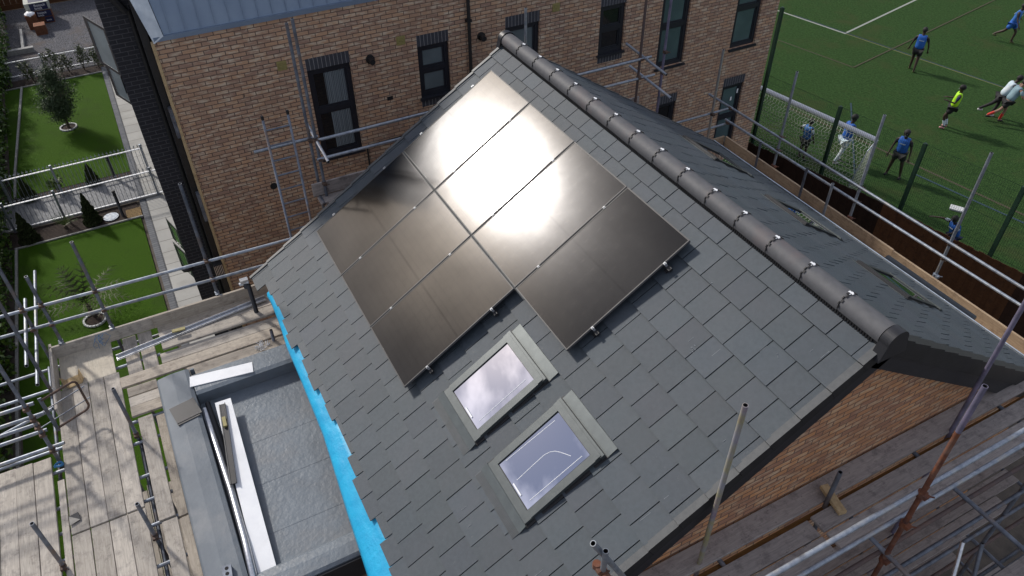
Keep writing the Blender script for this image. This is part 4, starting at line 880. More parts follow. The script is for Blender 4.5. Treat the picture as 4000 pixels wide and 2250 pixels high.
vboard((-.98, 7.6, DZ), (-.98, 8.70, DZ), .225, .038, BOARDT, 'short cross toe board at the far end of the pitch side deck')
for k in range(3): sboard(-.9, 8.02+.225*k, 7.3, 8.235+.225*k, DZ, BOARDT, 'deck board on the pitch side, %s' % ('next to the gutter', 'middle one', 'next to the toe board')[k], group='scaffold boards laid as decking')
s = MB(); s.tube([(3.55, 8.27, -1.14), (5.2, 8.25, -1.13)], [.06, .055], 12); tag(s.build('membrane_roll', LEADP, None, origin=(4.4, 8.3, -1.1), smooth=True), 'grey roll of roofing material lying along the far gutter', 'roll')

S4 = scaf('gable_scaffold', 'scaffold tubes and lifts outside the near brick gable', (7.4, 4, GZ))
tube(S4, (7.56, 3.38, GZ), (7.56, 3.38, 1.719), RUST, 'standard', 'rusty orange pole in front of the gable deck'); tube(S4, (7.56, 3.38, 1.72), (7.56, 3.38, 2.275), PURPLE, 'standard', 'greyish stained top of the rusty pole').scale = (1, 1, 1)
tube(S4, (6.85, 5.15, GZ), (6.85, 5.15, 3.6), PURPLE, 'standard'); tube(S4, (6.80, 1.68, GZ), (6.80, 1.68, 2.21), PAINTED, 'standard', 'paint-smeared pole rising past the near verge')
tube(S4, (6.875, 3.254, -1.5), (6.875, 3.254, .415), GALVD, 'standard'); tube(S4, (6.99, .35, GZ), (6.99, .35, 1.48), GALV, 'standard')
tube(S4, (6.93, .27, 1.56), (6.93, .90, .15), GALV, 'brace'); coupler(S4, (6.99, .35, 1.18), 'z', RUST); coupler(S4, (6.93, .33, 1.2), 'z', RUST)
tube(S4, (7.525, -1.0, .85), (7.525, 8.5, .85)); tube(S4, (7.49, -1.0, .37), (7.49, 8.5, .37))
for zz in (.85, .37, -.25): coupler(S4, (7.55, 3.38, zz), 'z', RUST); coupler(S4, (7.55, 3.42, zz-.08), 'x', RUST)
tube(S4, (7.50, -1, -.20), (7.50, 8.5, -.20), BROWNT, 'ledger'); tube(S4, (7.60, -1, -.65), (7.60, 8.5, -.65), GALVD); tube(S4, (7.60, -1, -1.15), (7.60, 8.5, -1.15), GALVD); tube(S4, (7.60, -1, -1.75), (7.60, 8.5, -1.75), BROWNT, 'ledger')
for zz in (-2.3, -2.8, -3.9, -4.4, -5.0, -5.9): tube(S4, (7.75, -1, zz), (7.75, 8.5, zz), GALVD)
for yy in (.6, 1.9, 3.38, 4.6, 6.0, 7.3):
    for zz in (-.16, -2.2, -4.3): tube(S4, (6.62, yy, zz), (9.0, yy, zz), GALVD, 'transom')
for yy in (5.7, 8.2): tube(S4, (7.58, yy, GZ), (7.58, yy, 1.9), GALVD, 'standard')
for yy in (1.0, 3.4, 5.7, 8.0): tube(S4, (8.9, yy, GZ), (8.9, yy, -1.9), GALVD, 'standard')
tube(S4, (7.7, 4.6, -.7), (8.55, 3.6, -2.3), SILV, 'brace'); tube(S4, (7.7, 5.2, -1.2), (8.6, 4.4, -3.2), GALVD, 'brace'); tube(S4, (8.9, 3.0, -2.1), (7.8, 6.2, -5.6), GALVD, 'brace')
for zz in (-3.0, -3.5, -4.1): tube(S4, (8.9, -1, zz), (8.9, 8.5, zz), GALVD)
gz_ = -.10
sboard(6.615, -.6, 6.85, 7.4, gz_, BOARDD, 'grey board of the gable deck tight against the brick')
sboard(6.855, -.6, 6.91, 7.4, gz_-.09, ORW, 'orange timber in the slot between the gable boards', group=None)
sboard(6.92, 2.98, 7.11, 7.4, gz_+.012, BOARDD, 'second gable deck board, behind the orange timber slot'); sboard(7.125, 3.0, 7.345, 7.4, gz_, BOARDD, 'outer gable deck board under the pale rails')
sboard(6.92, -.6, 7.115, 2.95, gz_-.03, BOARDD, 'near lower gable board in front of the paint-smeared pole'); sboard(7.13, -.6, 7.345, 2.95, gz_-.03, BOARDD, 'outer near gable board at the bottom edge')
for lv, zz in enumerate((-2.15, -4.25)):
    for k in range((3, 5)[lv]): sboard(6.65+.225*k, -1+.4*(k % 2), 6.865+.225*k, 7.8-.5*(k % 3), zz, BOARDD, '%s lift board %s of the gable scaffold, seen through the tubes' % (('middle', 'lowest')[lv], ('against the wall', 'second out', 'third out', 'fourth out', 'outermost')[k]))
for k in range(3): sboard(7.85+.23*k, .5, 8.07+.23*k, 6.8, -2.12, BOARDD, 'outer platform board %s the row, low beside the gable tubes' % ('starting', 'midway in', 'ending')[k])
slab('timber_block', PALEW, (6.90, 3.30, gz_+.03), .34, .085, .045, R(-12), 'short pale timber batten laid across the gable deck slot', 'block')
# rainwater hopper and stub by the eave corner
s = MB(); s.tube([(-.40, -1.10, -1.45), (-.40, -1.10, -.88)], .034, 10); s.tube([(-.44, -1.13, -.95), (-.44, -1.13, -.86)], .042, 12)
tag(s.build('eave_downpipe', FASCIA, None, origin=(-.4, -1.1, -1.4), smooth=True), 'black outlet pipe at the corner where the blue membrane begins', 'pipe')
s = MB(); s.tube([(-.46, -1.22, -.88), (-.44, -1.08, -.86)], [.03, .034], 12); s.box(-.50, -1.2, -.85, -.42, -1.08, -.80); tag(s.build('gutter_bracket', SILV, None, origin=(-.45, -1.15, -.85), smooth=False), 'shiny silver gutter end at the slate eave corner', 'gutter')
s = MB(); s.tube([(.30, -1.02, -1.56), (.30, -1.02, -1.28)], .024, 10, hollow=1); tag(s.build('stub_pole', [GALVD, DARKIN], None, origin=(.3, -1.02, -1.5), smooth=True), 'short dark stub of tube next to the blue membrane', 'pole')

# ------------------------------------------------------------------ garden
def palisade(x, y0, y1, z0, h, posts, label, finial=True, mat=GALV, sp=.115):
    t = thing('metal_railing', label, 'railing', (x, (y0+y1)/2, z0))
    for zz in (h-.10, .12):
        s = MB(); s.box(x-.026, y0, z0+zz-.012, x+.026, y1, z0+zz+.012); s.build('rail', RAILM, t)
    s = MB(); n = int((y1-y0)/sp)
    for k in range(n+1):
        y = y0+k*sp; s.tube([(x, y, z0+.03), (x, y, z0+h)], .007, 5)
        if finial: s.box(x-.004, y-.028, z0+h-.02, x+.004, y+.028, z0+h+.0); s.tube([(x, y, z0+h), (x, y, z0+h+.07)], [.016, .001], 6)
    s.build('bars', mat, t)
    for y in posts:
        s = MB(); s.box(x-.03, y-.03, z0, x+.03, y+.03, z0+h+.04); s.build('post', GALV, t)
palisade(-15.45, -6.25, -2.1, GZ, 1.08, (-6.2, -4.79, -2.15), 'spiked metal railing on the far side of the garden path')
palisade(-13.98, -6.30, -1.9, GZ, 1.02, (-6.2, -4.83, -2.1), 'spiked metal railing on the near side of the garden path')
palisade(-25.4, -6.3, -1.9, GZ, .80, (-4.67, -2.0), 'low mesh railing between the gravel yard and the far lawn', False, GALVD, .06)
struct(sheet('path_kerb', -14.05, -6.4, -13.96, -2.0, GZ+.09, CONC))
def leaves(s, n, fn, size, mi=0, asp=.5, upb=0.0):
    for _ in range(n):
        p = fn(); 
        if p is None: continue
        d = Vector((random.gauss(0, 1), random.gauss(0, 1), random.gauss(0, 1)+upb)).normalized(); e = d.cross(Vector((random.gauss(0, 1), random.gauss(0, 1), random.gauss(0, 1)))).normalized()
        L = size*random.uniform(.6, 1.3); a = p; s.face([a-d*L/2, a+e*L*asp/2, a+d*L/2, a-e*L*asp/2], mi)
def cone_tree(x, y, h, r, lab, top=None):
    t = thing('conifer', lab, 'conifer', (x, y, GZ), 'small conical conifers in the garden beds')
    s = MB(); s.tube([(x, y, GZ), (x, y, GZ+h*.8)], [.03, .008], 6); s.build('trunk', BARK, t)
    s = MB()
    def fn():
        z = random.random()**1.3*h; rr = r*(1-z/h)**.8*(1+.12*math.sin(5*z/h*6)); a = random.uniform(0, 6.283); q = rr*math.sqrt(random.uniform(.45, 1.1)); return Vector((x+q*math.cos(a), y+q*math.sin(a), GZ+.04+z))
    leaves(s, 5200, fn, .06, 0, .5, 1.2); s.build('crown', LEAFD, t)
cone_tree(-15.70, -3.855, .72, .22, 'small conical conifer behind the far railing, near the black bollard')
cone_tree(-15.70, -5.74, .74, .24, 'small conical conifer at the hedge end of the far bed')
cone_tree(-13.30, -5.83, .98, .27, 'larger conical conifer at the left end of the near bed')
cone_tree(-13.40, -4.09, 1.02, .25, 'pointed conifer beside the round drain cover in the near bed')
def bollard(x, y, h, lab):
    t = thing('bollard_light', lab, 'bollard', (x, y, GZ), 'black bollard lights')
    s = MB(); s.tube([(x, y, GZ), (x, y, GZ+h)], .045, 12); s.build('post', BLACKP, t, smooth=True)
    s = MB(); s.tube([(x, y, GZ+h), (x, y, GZ+h+.03), (x, y, GZ+h+.05)], [.055, .055, .03], 12); s.tube([(x, y, GZ+h-.12), (x, y, GZ+h-.06)], .05, 12); s.build('lamp_head', BLACKP, t)
bollard(-15.72, -3.20, .80, 'black bollard light behind the far railing'); bollard(-13.35, -3.25, .88, 'black bollard light beside the round drain cover')
s = MB(); s.tube([(-13.42, -3.58, GZ+.01), (-13.42, -3.58, GZ+.05)], .22, 24); s.tube([(-13.42, -3.58, GZ+.05), (-13.42, -3.58, GZ+.055)], .18, 24); tag(s.build('drain_cover', GALV, None, origin=(-13.42, -3.58, GZ)), 'round metal drain cover in the soil bed by the bollard', 'drain cover')
def plant(name, x, y, h, r, n, leafm, size, lab, cat='shrub', group=None, asp=.5):
    t = thing(name, lab, cat, (x, y, GZ), group)
    s = MB()
    for k in range(5): a = random.uniform(0, 6.28); s.tube([(x, y, GZ), (x+r*.3*math.cos(a), y+r*.3*math.sin(a), GZ+h*.5), (x+r*.6*math.cos(a), y+r*.6*math.sin(a), GZ+h*.85)], [.012, .008, .004], 5)
    s.build('stem', BARK, t); s = MB()
    cl = [(random.uniform(0, 6.28), random.uniform(.1, .9)*r, random.uniform(.25, 1)*h) for _ in range(7)]
    def fn():
        a, q, z = random.choice(cl); return Vector((x+q*math.cos(a)+random.gauss(0, r*.2), y+q*math.sin(a)+random.gauss(0, r*.2), GZ+.05+max(0, z+random.gauss(0, h*.12))))
    leaves(s, n, fn, size, 0, asp); s.build('foliage', leafm, t)
for k, (y, xx) in enumerate(((-5.2, -24.9), (-4.35, -24.95), (-3.85, -25.0), (-3.3, -25.0), (-2.75, -24.95))):
    plant('shrub', xx, y, .75+.2*(k % 2), .30, 420, LEAFS, .09, 'loose leafy shrub behind the low railing, %s' % ('nearest the olive tree', 'second from the hedge', 'in the middle', 'second from the building', 'nearest the glazed door')[k], group='young shrubs along the low railing')
plant('shrub', -15.75, -4.9, .45, .30, 300, LEAFP, .12, 'low bright green plant by the middle post of the far railing')
# palms
def palm(x, y, n, L, lab, h=.15, dr=.5, m=LEAFP):
    t = thing('palm', lab, 'palm', (x, y, GZ)); s = MB(); s.tube([(x, y, GZ), (x, y, GZ+h)], [.06, .05], 8); s.build('trunk', BARK, t); s = MB()
    for k in range(n):
        a = random.uniform(0, 6.28); el = random.uniform(.2, 1.3); p = Vector((x, y, GZ+h)); d = Vector((math.cos(a)*math.cos(el), math.sin(a)*math.cos(el), math.sin(el))); pts = []
        for q in range(9): pts.append(p.copy()); p += d*L/8; d.z -= dr/8; d.normalize()
        sd = Vector((-math.sin(a), math.cos(a), 0))
        for q in range(1, 9):
            for sg in (-1, 1):
                w = .22*L*math.sin(math.pi*(q+1)/10); tip = pts[q]+sd*sg*w+(pts[q]-pts[q-1])*1.2-Vector((0, 0, .05*L)); s.face([pts[q], pts[q]+(pts[q]-pts[q-1])*.25, tip])
        for q in range(8): s.face([pts[q]-sd*.006, pts[q]+sd*.006, pts[q+1]+sd*.004, pts[q+1]-sd*.004])
    s.build('frond', m, t)
palm(-13.5, -4.85, 16, .42, 'small spiky palm in the near bed against the railing', .1)
palm(-9.0, -4.55, 26, 1.15, 'larger spreading palm in a round hole in the near lawn', .35, .8, LEAFB)
def collar(x, y, lab):
    s = MB(); n = 20
    for k in range(n):
        a, b_ = 2*math.pi*k/n, 2*math.pi*(k+.8)/n; s.bar((x+.27*math.cos(a), y+.27*math.sin(a), GZ+.04), (x+.27*math.cos(b_), y+.27*math.sin(b_), GZ+.04), .05, .05)
    s.tube([(x, y, GZ+.02), (x, y, GZ+.028)], .25, 20, 1); tag(s.build('tree_ring', [MARKW, SOIL], None, origin=(x, y, GZ)), lab, 'tree ring')
collar(-8.7, -4.5, 'ring of pale stones round the palm in the near lawn'); collar(-20.1, -4.27, 'ring of pale stones round the olive tree trunk')
ol = thing('olive_tree', 'small bushy olive tree standing in the far lawn', 'tree', (-20.1, -4.27, GZ))
s = MB(); s.tube([(-20.1, -4.27, GZ), (-20.12, -4.25, GZ+.35), (-20.05, -4.27, GZ+.7)], [.05, .042, .035], 8)
for k in range(9): a = k*.7; s.tube([(-20.08, -4.26, GZ+.5+.05*k), (-20.08+.2*math.cos(a), -4.26+.2*math.sin(a), GZ+1.0+.06*k), (-20.08+.32*math.cos(a), -4.26+.32*math.sin(a), GZ+1.5+.05*k)], [.02, .013, .006], 5)
s.build('trunk', BARK, ol); s = MB()
cl = []
for k in range(38):
    z = random.random(); rr = .52*math.sin(math.pi*(.16+.80*z))**.8; a = random.uniform(0, 6.28); q = rr*math.sqrt(random.random()); cl.append((Vector((-20.08+q*math.cos(a), -4.26+q*math.sin(a), GZ+.55+z*1.55)), random.uniform(.09, .17)))
def fn():
    c, r_ = random.choice(cl); return c+Vector((random.gauss(0, r_), random.gauss(0, r_), random.gauss(0, r_)))
leaves(s, 17000, fn, .07, 0, .34, .5); s.build('crown', LEAFO, ol)
# hedge: one mass of leaves along the boundary
s = MB()
def hy(x): return -6.25-.02*(x+24)*.9 if x > -24 else -6.1
cl = [(random.uniform(-33, 5), random.uniform(0, 1.1), random.uniform(.1, 1.5)) for _ in range(1500)]
def fn():
    x, dy, z = random.choice(cl); x += random.gauss(0, .16)
    return Vector((x, min(hy(x)-dy+random.gauss(0, .15), hy(x)+.16), GZ+max(.03, z+random.gauss(0, .16))))
leaves(s, 60000, fn, .15, 0, .5, .6)
o = s.build('hedge', LEAFH, None, origin=(-14, -6.9, GZ)); o['kind'] = 'stuff'; tag(o, 'laurel hedge running along the garden boundary at the left', 'hedge')
s = MB(); s.box(-34, -9.5, GZ, 6, -7.35, GZ+1.1); o = s.build('boundary_fence', FENW, None, origin=(-14, -8, GZ)); tag(o, 'dark timber boundary fence behind the laurel hedge', 'fence')
# timber fence at the end, raised beds
s = MB()
for k in range(30): s.box(-33.75, -8.0+.26*k, GZ, -33.70+.01*(k % 2), -7.75+.26*k, GZ+1.5)
s.box(-33.7, -8, GZ+.02, -33.62, 0, GZ+.25); tag(s.build('timber_fence', FENO, None, origin=(-33.7, -4, GZ)), 'brown timber fence closing the gravel yard at the top edge', 'fence')
s = MB(); s.box(-31.5, -6.35, GZ, -28.2, -6.05, GZ+.35); tag(s.build('timber_sleeper', BOARDB, None, origin=(-30, -6.2, GZ)), 'thick brown timber sleeper edging the yard at the left', 'sleeper')
s = MB(); s.box(-28.1, -6.3, GZ, -27.9, -5.0, GZ+.22); s.box(-30.4, -5.45, GZ, -28.1, -5.35, GZ+.2); tag(s.build('stone_edging', CONC, None, origin=(-28.5, -5.8, GZ)), 'broken stone edging beside the sleeper in the yard', 'edging')
# packs of bricks
pk = thing('brick_pack', 'wrapped pack of bricks with navy labels in the gravel yard', 'brick pack', (-31.5, -4.5, GZ))
s = MB(); s.box(-32.0, -4.95, GZ, -31.1, -4.0, GZ+.95); s.build('bricks', TERRA, pk)
s = MB(); s.box(-32.02, -4.97, GZ+.62, -31.08, -3.98, GZ+.97, 0)
s.build('wrap_cover', CLEARW, pk)
s = MB(); s.box(-31.095, -4.78, GZ+.64, -31.072, -4.06, GZ+.94); s.box(-31.095, -4.62, GZ+.33, -31.08, -4.02, GZ+.58); s.box(-31.095, -4.35, GZ+.06, -31.08, -4.02, GZ+.28); s.box(-32.0, -4.78, GZ+.972, -31.2, -4.15, GZ+.976)
s.build('label_panel', NAVY, pk)
def text(body, size, loc, par, rot=(math.pi/2, 0, math.pi/2)):
    c = bpy.data.curves.new('t', 'FONT'); c.body = body; c.size = size; c.extrude = .002
    to = bpy.data.objects.new('t', c); COL.objects.link(to); dg = bpy.context.evaluated_depsgraph_get(); me = bpy.data.meshes.new_from_object(to.evaluated_get(dg)); bpy.data.objects.remove(to)
    me.materials.clear(); me.materials.append(WHITE); o = bpy.data.objects.new('lettering', me); COL.objects.link(o); o.parent = par; o.location = Vector(loc)-parent_loc(par); o.rotation_euler = rot; return o
text('Ibstock', .16, (-31.068, -4.6, GZ+.80), pk); text('brick', .15, (-31.068, -4.6, GZ+.67), pk); text('Ibstock', .13, (-31.076, -4.58, GZ+.46), pk); text('brick', .12, (-31.076, -4.58, GZ+.35), pk); text('brick', .10, (-31.076, -4.30, GZ+.12), pk)
for k, (x, y, w, h) in enumerate(((-30.75, -4.85, .42, .62), (-29.95, -4.6, .46, .42))):
    t = thing('brick_stack', ('taller stack of orange perforated bricks with a white bag on top', 'low stack of orange perforated bricks in front of the wrapped pack')[k], 'brick stack', (x, y, GZ))
    s = MB(); s.box(x-w/2, y-w/2, GZ, x+w/2, y+w/2, GZ+h); s.build('bricks', [TERRA if 1 else TERRY], t)
    if k == 0: s = MB(); s.ball((x, y, GZ+h), .24, .22, .12, 10, 0, True, .12); s.build('white_bag', WHITE, t)

# ------------------------------------------------------------------ pitch side fences, goal
A0 = Vector((-4.2, 16.28, GZ)); FDv = Vector((2.62, .42, 0)).normalized()
mf = thing('mesh_fence', 'green wire mesh fence separating the houses from the sports pitch', 'fence', (0, 17, GZ))
def fpost(t, h, m=GREENP):
    p = A0+FDv*t; s = MB(); s.box(p.x-.05, p.y-.045, GZ, p.x+.05, p.y+.045, GZ+h); s.tube([(p.x, p.y, GZ+h), (p.x, p.y, GZ+h+.02)], .04, 8); s.build('post', m, mf)
for k in range(0, 6): fpost(2.66*k, 3.0)
fpost(-2.66, 5.1)
for k in range(-4, -1): fpost(2.66*k, 5.1)
for k in range(-4, 6):
    s = MB(); a = A0+FDv*2.66*k; n = 46
    for i in range(n+1):
        p = a+FDv*2.66*i/n; q = Vector((.0028, 0, 0)); s.face([p-q+Vector((0, 0, .05)), p+q+Vector((0, 0, .05)), p+q+Vector((0, 0, 3)), p-q+Vector((0, 0, 3))])
    for i in range(16):
        zz = Vector((0, 0, .1+i*.193)); p, r_ = a+zz, a+FDv*2.66+zz; w = .005 if i in (4, 9, 15) else .0025; s.face([p-Vector((0, 0, w)), r_-Vector((0, 0, w)), r_+Vector((0, 0, w)), p+Vector((0, 0, w))]); s.face([p-Vector((0, w, 0)), r_-Vector((0, w, 0)), r_+Vector((0, w, 0)), p+Vector((0, w, 0))])
    s.build('mesh_panel', GREENP, mf)
wp = [(-9.0, 13.4), (-5.5, 14.3), (-1.65, 15.25), (2.47, 15.94), (8.0, 16.8)]
pts = []
for (a, b_), (c, d) in zip(wp, wp[1:]):
    L = math.hypot(c-a, d-b_); n = max(1, round(L/.14))
    for k in range(n): pts.append((a+(c-a)*k/n, b_+(d-b_)*k/n, math.atan2(d-b_, c-a), L/n))
bf = thing('board_fence', 'vertical board timber fence between scaffold and pitch, brown in the middle', 'fence', (0, 15.5, GZ))
groups = {}
for i, (x, y, a, w) in enumerate(pts): groups.setdefault(0 if x < -1.3 else 1 if x < 2.35 else 2, []).append((i, x, y, a, w))
for gk, lst in groups.items():
    s = MB()
    for i, x, y, a, w in lst:
        o_ = .018*(i % 2); d = Vector((math.cos(a), math.sin(a), 0)); n_ = Vector((-d.y, d.x, 0)); p = Vector((x, y, GZ))-n_*o_; hgt = 1.70+random.uniform(-.015, .015)
        q = [p, p+d*w*1.05, p+d*w*1.05+n_*.02, p+n_*.02]; s.hexa([*q, *[v+Vector((0, 0, hgt)) for v in q]])
    bo = s.build('fence_boards', [FENW, FENO, FENW][gk], bf); plab(bo, ('dark run of fence boards behind the goal', 'warm brown run of fence boards', 'dark run of fence boards at the right')[gk])
# goal
goal = thing('football_goal', 'white framed football goal with net behind the mesh fence', 'goal', (-5.6, 17.1, GZ))
ga, gb = Vector((-8.4, 16.5, GZ+2.0)), Vector((-3.43, 17.32, GZ+2.0)); gd = (gb-ga).normalized(); gn = Vector((gd.y, -gd.x, 0))
s = MB(); s.tube([ga, gb], .075, 12); s.build('crossbar', WHITE, goal, smooth=True)
for p in (ga, gb): s = MB(); s.tube([p, (p.x, p.y, GZ)], .05, 10); s.build('goal_post', WHITE, goal, smooth=True)
for p in (ga, gb): s = MB(); s.tube([p, p+gn*.35-Vector((0, 0, .25)), p+gn*.75-Vector((0, 0, 1.1)), Vector((p.x, p.y, GZ+.02))+gn*.95], .018, 8); s.build('net_support', GALV, goal)
s = MB(); GL = (gb-ga).length
def npnt(t, q):   # back net surface
    sag = .06*math.sin(q*3.14); base = ga+gd*GL*t
    zz = 2.0*(1-q); off = (.15+.85*q**.8)*(1) if q > 0 else 0
    return base+gn*(off+sag*math.sin(t*23))*min(1, q*8)+Vector((0, 0, -2.0*q+.02-.05*math.sin(t*40)*min(1, q*6)*(1-q)))
nu, nv = 44, 20
def strip(a, b_):
    w = Vector((.0, .0, .007)); x = Vector((.007, 0, 0)); s.face([a-w, b_-w, b_+w, a+w]); s.face([a-x, b_-x, b_+x, a+x])
for j in range(nv+1):
    for i in range(nu):
        strip(npnt(i/nu, j/nv), npnt((i+1)/nu, j/nv))
for i in range(nu+1):
    for j in range(nv):
        strip(npnt(i/nu, j/nv), npnt(i/nu+(.35/nu if j % 2 else -.35/nu), (j+1)/nv) if 0 < i < nu else npnt(i/nu, (j+1)/nv))
for e, P0 in ((0, ga), (1, gb)):
    for j in range(1, 17):
        zz = -2.0*j/16; strip(P0+Vector((0, 0, zz)), npnt(e, j/16))
    for k in range(1, 8):
        pv = None
        for j in range(0, 17):
            q = npnt(e, j/16); a = P0+Vector((0, 0, -2.0*j/16)); c = a+(q-a)*k/8
            if pv is not None: strip(pv, c)
            pv = c
s.build('net', NETW, goal)
o = slab('white_board', MARKW, (-1.46, 19.40, GZ+.02), .38, .26, .05, R(30), 'small white board lying on the pitch near the fence', 'board')

# ------------------------------------------------------------------ people
SKIND = M('dark_skin', (.045, .026, .018), None, 10, .6); SKINM = M('light_skin', (.30, .17, .12), None, 10, .6)
HAIR = M('black_hair', (.010, .009, .009), None, 40, .7, bump=.8, bscale=90)
BIB = M('blue_bib', (.02, .13, .50), (.015, .10, .42), 6, .7); BIBL = M('light_blue_bib', (.05, .22, .58), (.03, .13, .45), 6, .7)
HIVIS = M('hi_vis_yellow', (.42, .78, .02), (.35, .68, .02), 6, .7); BLK = M('black_cloth', (.012, .012, .014), None, 10, .8)
NAVC = M('navy_cloth', (.01, .015, .07), None, 10, .8); WHC = M('white_cloth', (.60, .66, .70), (.42, .55, .62), 5, .8); GRC = M('grey_blue_cloth', (.22, .33, .38), (.16, .25, .30), 5, .8)
PINK = M('pink_boot', (.62, .30, .30), None, 10, .5); WSH = M('white_boot', (.6, .6, .6), None, 10, .5); YSH = M('yellow_black_boot', (.10, .13, .01), (.02, .02, .02), 20, .5); REDS = M('red_sock', (.6, .03, .02), None, 8, .7)
def skin_mesh(name, verts, edges, rad, mat, par, sub=1, root=0):
    me = bpy.data.meshes.new(name); me.from_pydata([tuple(v) for v in verts], edges, []); o = bpy.data.objects.new(name, me); COL.objects.link(o)
    me.materials.append(mat); o.parent = par
    md = o.modifiers.new('skin', 'SKIN'); md.use_smooth_shade = True
    for i, r_ in enumerate(rad):
        sv = me.skin_vertices[0].data[i]; sv.radius = r_ if isinstance(r_, tuple) else (r_, r_); sv.use_root = (i == root)
    if sub: sm = o.modifiers.new('sub', 'SUBSURF'); sm.levels = sub; sm.render_levels = sub
    return o
def person(loc, face, H, label, legs, arms, lean=(0, 0), skin=SKIND, top=BIB, under=BLK, shorts=BLK, shoes=BLK, socks=None, sleeves=None, tights=None, headturn=0, bow=0.0, group=None, crouch=0, printed=True, sleeve2=None):
    """legs: per side (hip swing fwd, knee bend, out), arms: per side list elbow,wrist offsets (right,fwd,up) in units of H"""
    t = thing('person', label, 'person', (loc[0], loc[1], GZ), group); t.rotation_euler = (0, 0, face)
    V = []; Ed = []; Rd = []
    def add(p, r_, par_=None):
        V.append(Vector(p)*H); Rd.append(tuple(x*H for x in r_) if isinstance(r_, tuple) else r_*H)
        if par_ is not None: Ed.append((par_, len(V)-1))
        return len(V)-1
    # legs first to find the pelvis height
    th, shn = .245, .245
    J = []; low = 0
    for sgn, (sw, kn, ot) in zip((-1, 1), legs):
        hip = Vector((sgn*.052, 0, 0)); k_ = hip+Vector((sgn*math.sin(ot)*th, math.sin(sw)*th, -math.cos(sw)*math.cos(ot)*th)); a_ = k_+Vector((sgn*math.sin(ot)*shn*.8, math.sin(sw-kn)*shn, -math.cos(sw-kn)*shn)); J.append((hip, k_, a_)); low = min(low, a_.z)
    pz = -low+.042
    lx, ly = lean
    def L(p):  # lean the torso
        p = Vector(p); q = Vector((p.x+p.z*math.sin(lx), p.y+p.z*math.sin(ly), p.z*math.cos(ly)*math.cos(lx))); return Vector((q.x, q.y, q.z+pz))
    pel = add((0, 0, pz), (.075, .058)); sp1 = add(L((0, 0, .09)), (.066, .05), pel); ch = add(L((0, .004, .21)), (.078, .056), sp1); nb_ = add(L((0, 0, .30)), (.045, .04), ch); nk = add(L((0, .006, .335)), .029, nb_)
    hd = L((0, .018+bow, .375)); h1 = add(hd, (.036, .042), nk); hc = L((0, .022+bow, .425)); h2 = add(hc, (.045, .054), h1); ht = L((0, .012+bow, .468)); h3 = add(ht, (.030, .036), h2)
    fwd = Vector((math.sin(headturn), math.cos(headturn), 0)); sd = Vector((fwd.y, -fwd.x, 0))
    add(Vector(hc)+fwd*.062-Vector((0, 0, .008)), .006, h2); 
    for sg in (-1, 1): add(Vector(hc)+sd*sg*.050, .008, h2)
    legidx = []
    for sgn, (hip, k_, a_) in zip((-1, 1), J):
        o_ = Vector((0, 0, pz)); i1 = add(hip*1.0+o_+Vector((0, 0, -.03)), .052, pel); i2 = add(k_+o_, .034, i1); mid = (k_*.6+a_*.4); i25 = add(mid+o_, .032, i2); i3 = add(a_+o_, .020, i25); heel = add(a_+o_+Vector((0, -.012, -.022)), .018, i3); i4 = add(a_+o_+Vector((sgn*.01, .085, -.026)), .016, i3); legidx.append((hip, k_, a_))
    armp = []
    for sgn, (e, w) in zip((-1, 1), arms):
        sh = L((sgn*.108, 0, .285)); s1 = add(sh, .032, ch); el = Vector(sh)+Vector(e)*1.0; e1 = add(el, .021, s1); wr = el+Vector(w); wi = add(wr, .014, e1); d = Vector(w).normalized(); pm = wr+d*.035; pi_ = add(pm, (.020, .010), wi)
        side = d.cross(Vector((0, 0, 1))); side = side.normalized() if side.length > .1 else Vector((1, 0, 0))
        curl = Vector((0, 0, -.2)) if abs(d.z) < .8 else Vector((0, .3, 0))
        for q in range(4):
            off = side*(q-1.5)*.0115; ln = (.040, .047, .043, .034)[q]; f1 = add(pm+off+d*.018, .0055, pi_); f2 = add(pm+off*1.3+(d+curl*.4).normalized()*(.018+ln*.55), .0050, f1); add(pm+off*1.35+(d+curl).normalized()*(.018+ln), .0042, f2)
        tb = add(wr+d*.02+side*.024, .0058, pi_); add(wr+d*.045+side*.036+curl*.02, .0048, tb)
        armp.append((Vector(sh), el, wr))
    body = skin_mesh('body', V, Ed, Rd, skin, t, 1)
    # hair
    s = MB(); c = Vector(hc)*H+Vector((0, -.008*H, .012*H)); s.ball(c, .058*H, .068*H, .062*H, 12, 0, True, .06); 
    hr = s.build('hair', HAIR, None, origin=(0, 0, 0), smooth=True); hr.parent = t; hr.location = (0, 0, 0)
    s = MB()
    for sg in (-1, 1): s.ball((Vector(hc)+fwd*.050+sd*sg*.017+Vector((0, 0, .004)))*H, .005*H, .005*H, .005*H, 6)
    s.box(*[((Vector(hc)+fwd*.053-Vector((.012, 0, .032)))*H)[i] for i in range(3)], *[((Vector(hc)+fwd*.055+Vector((.012, .003, -.028)))*H)[i] for i in range(3)])
    ey = s.build('eyes_and_mouth', WSH if 0 else REDS if 0 else WHC, None, origin=(0, 0, 0)); ey.parent = t
    # top
    vt = [L((0, 0, -.02)), L((0, 0, .09)), L((0, .004, .20)), L((0, 0, .285)), L((-.088, 0, .283)), L((.088, 0, .283))]; rt_ = [(.115, .090), (.105, .082), (.118, .086), (.070, .058), .048, .048]
    skin_mesh('shirt', [v*H for v in vt], [(0, 1), (1, 2), (2, 3), (3, 4), (3, 5)], [tuple(x*H for x in r_) if isinstance(r_, tuple) else r_*H for r_ in rt_], top, t, 1)
    if sleeves or under:
        for n_, (sh, el, wr) in enumerate(armp):
            m_ = sleeves or under
            p = sh+(el-sh)*.75; skin_mesh('sleeve', [sh*H, (sh+(el-sh)*.4)*H, p*H], [(0, 1), (1, 2)], [.040*H, .034*H, .031*H], m_, t, 1)
    hz_ = pz
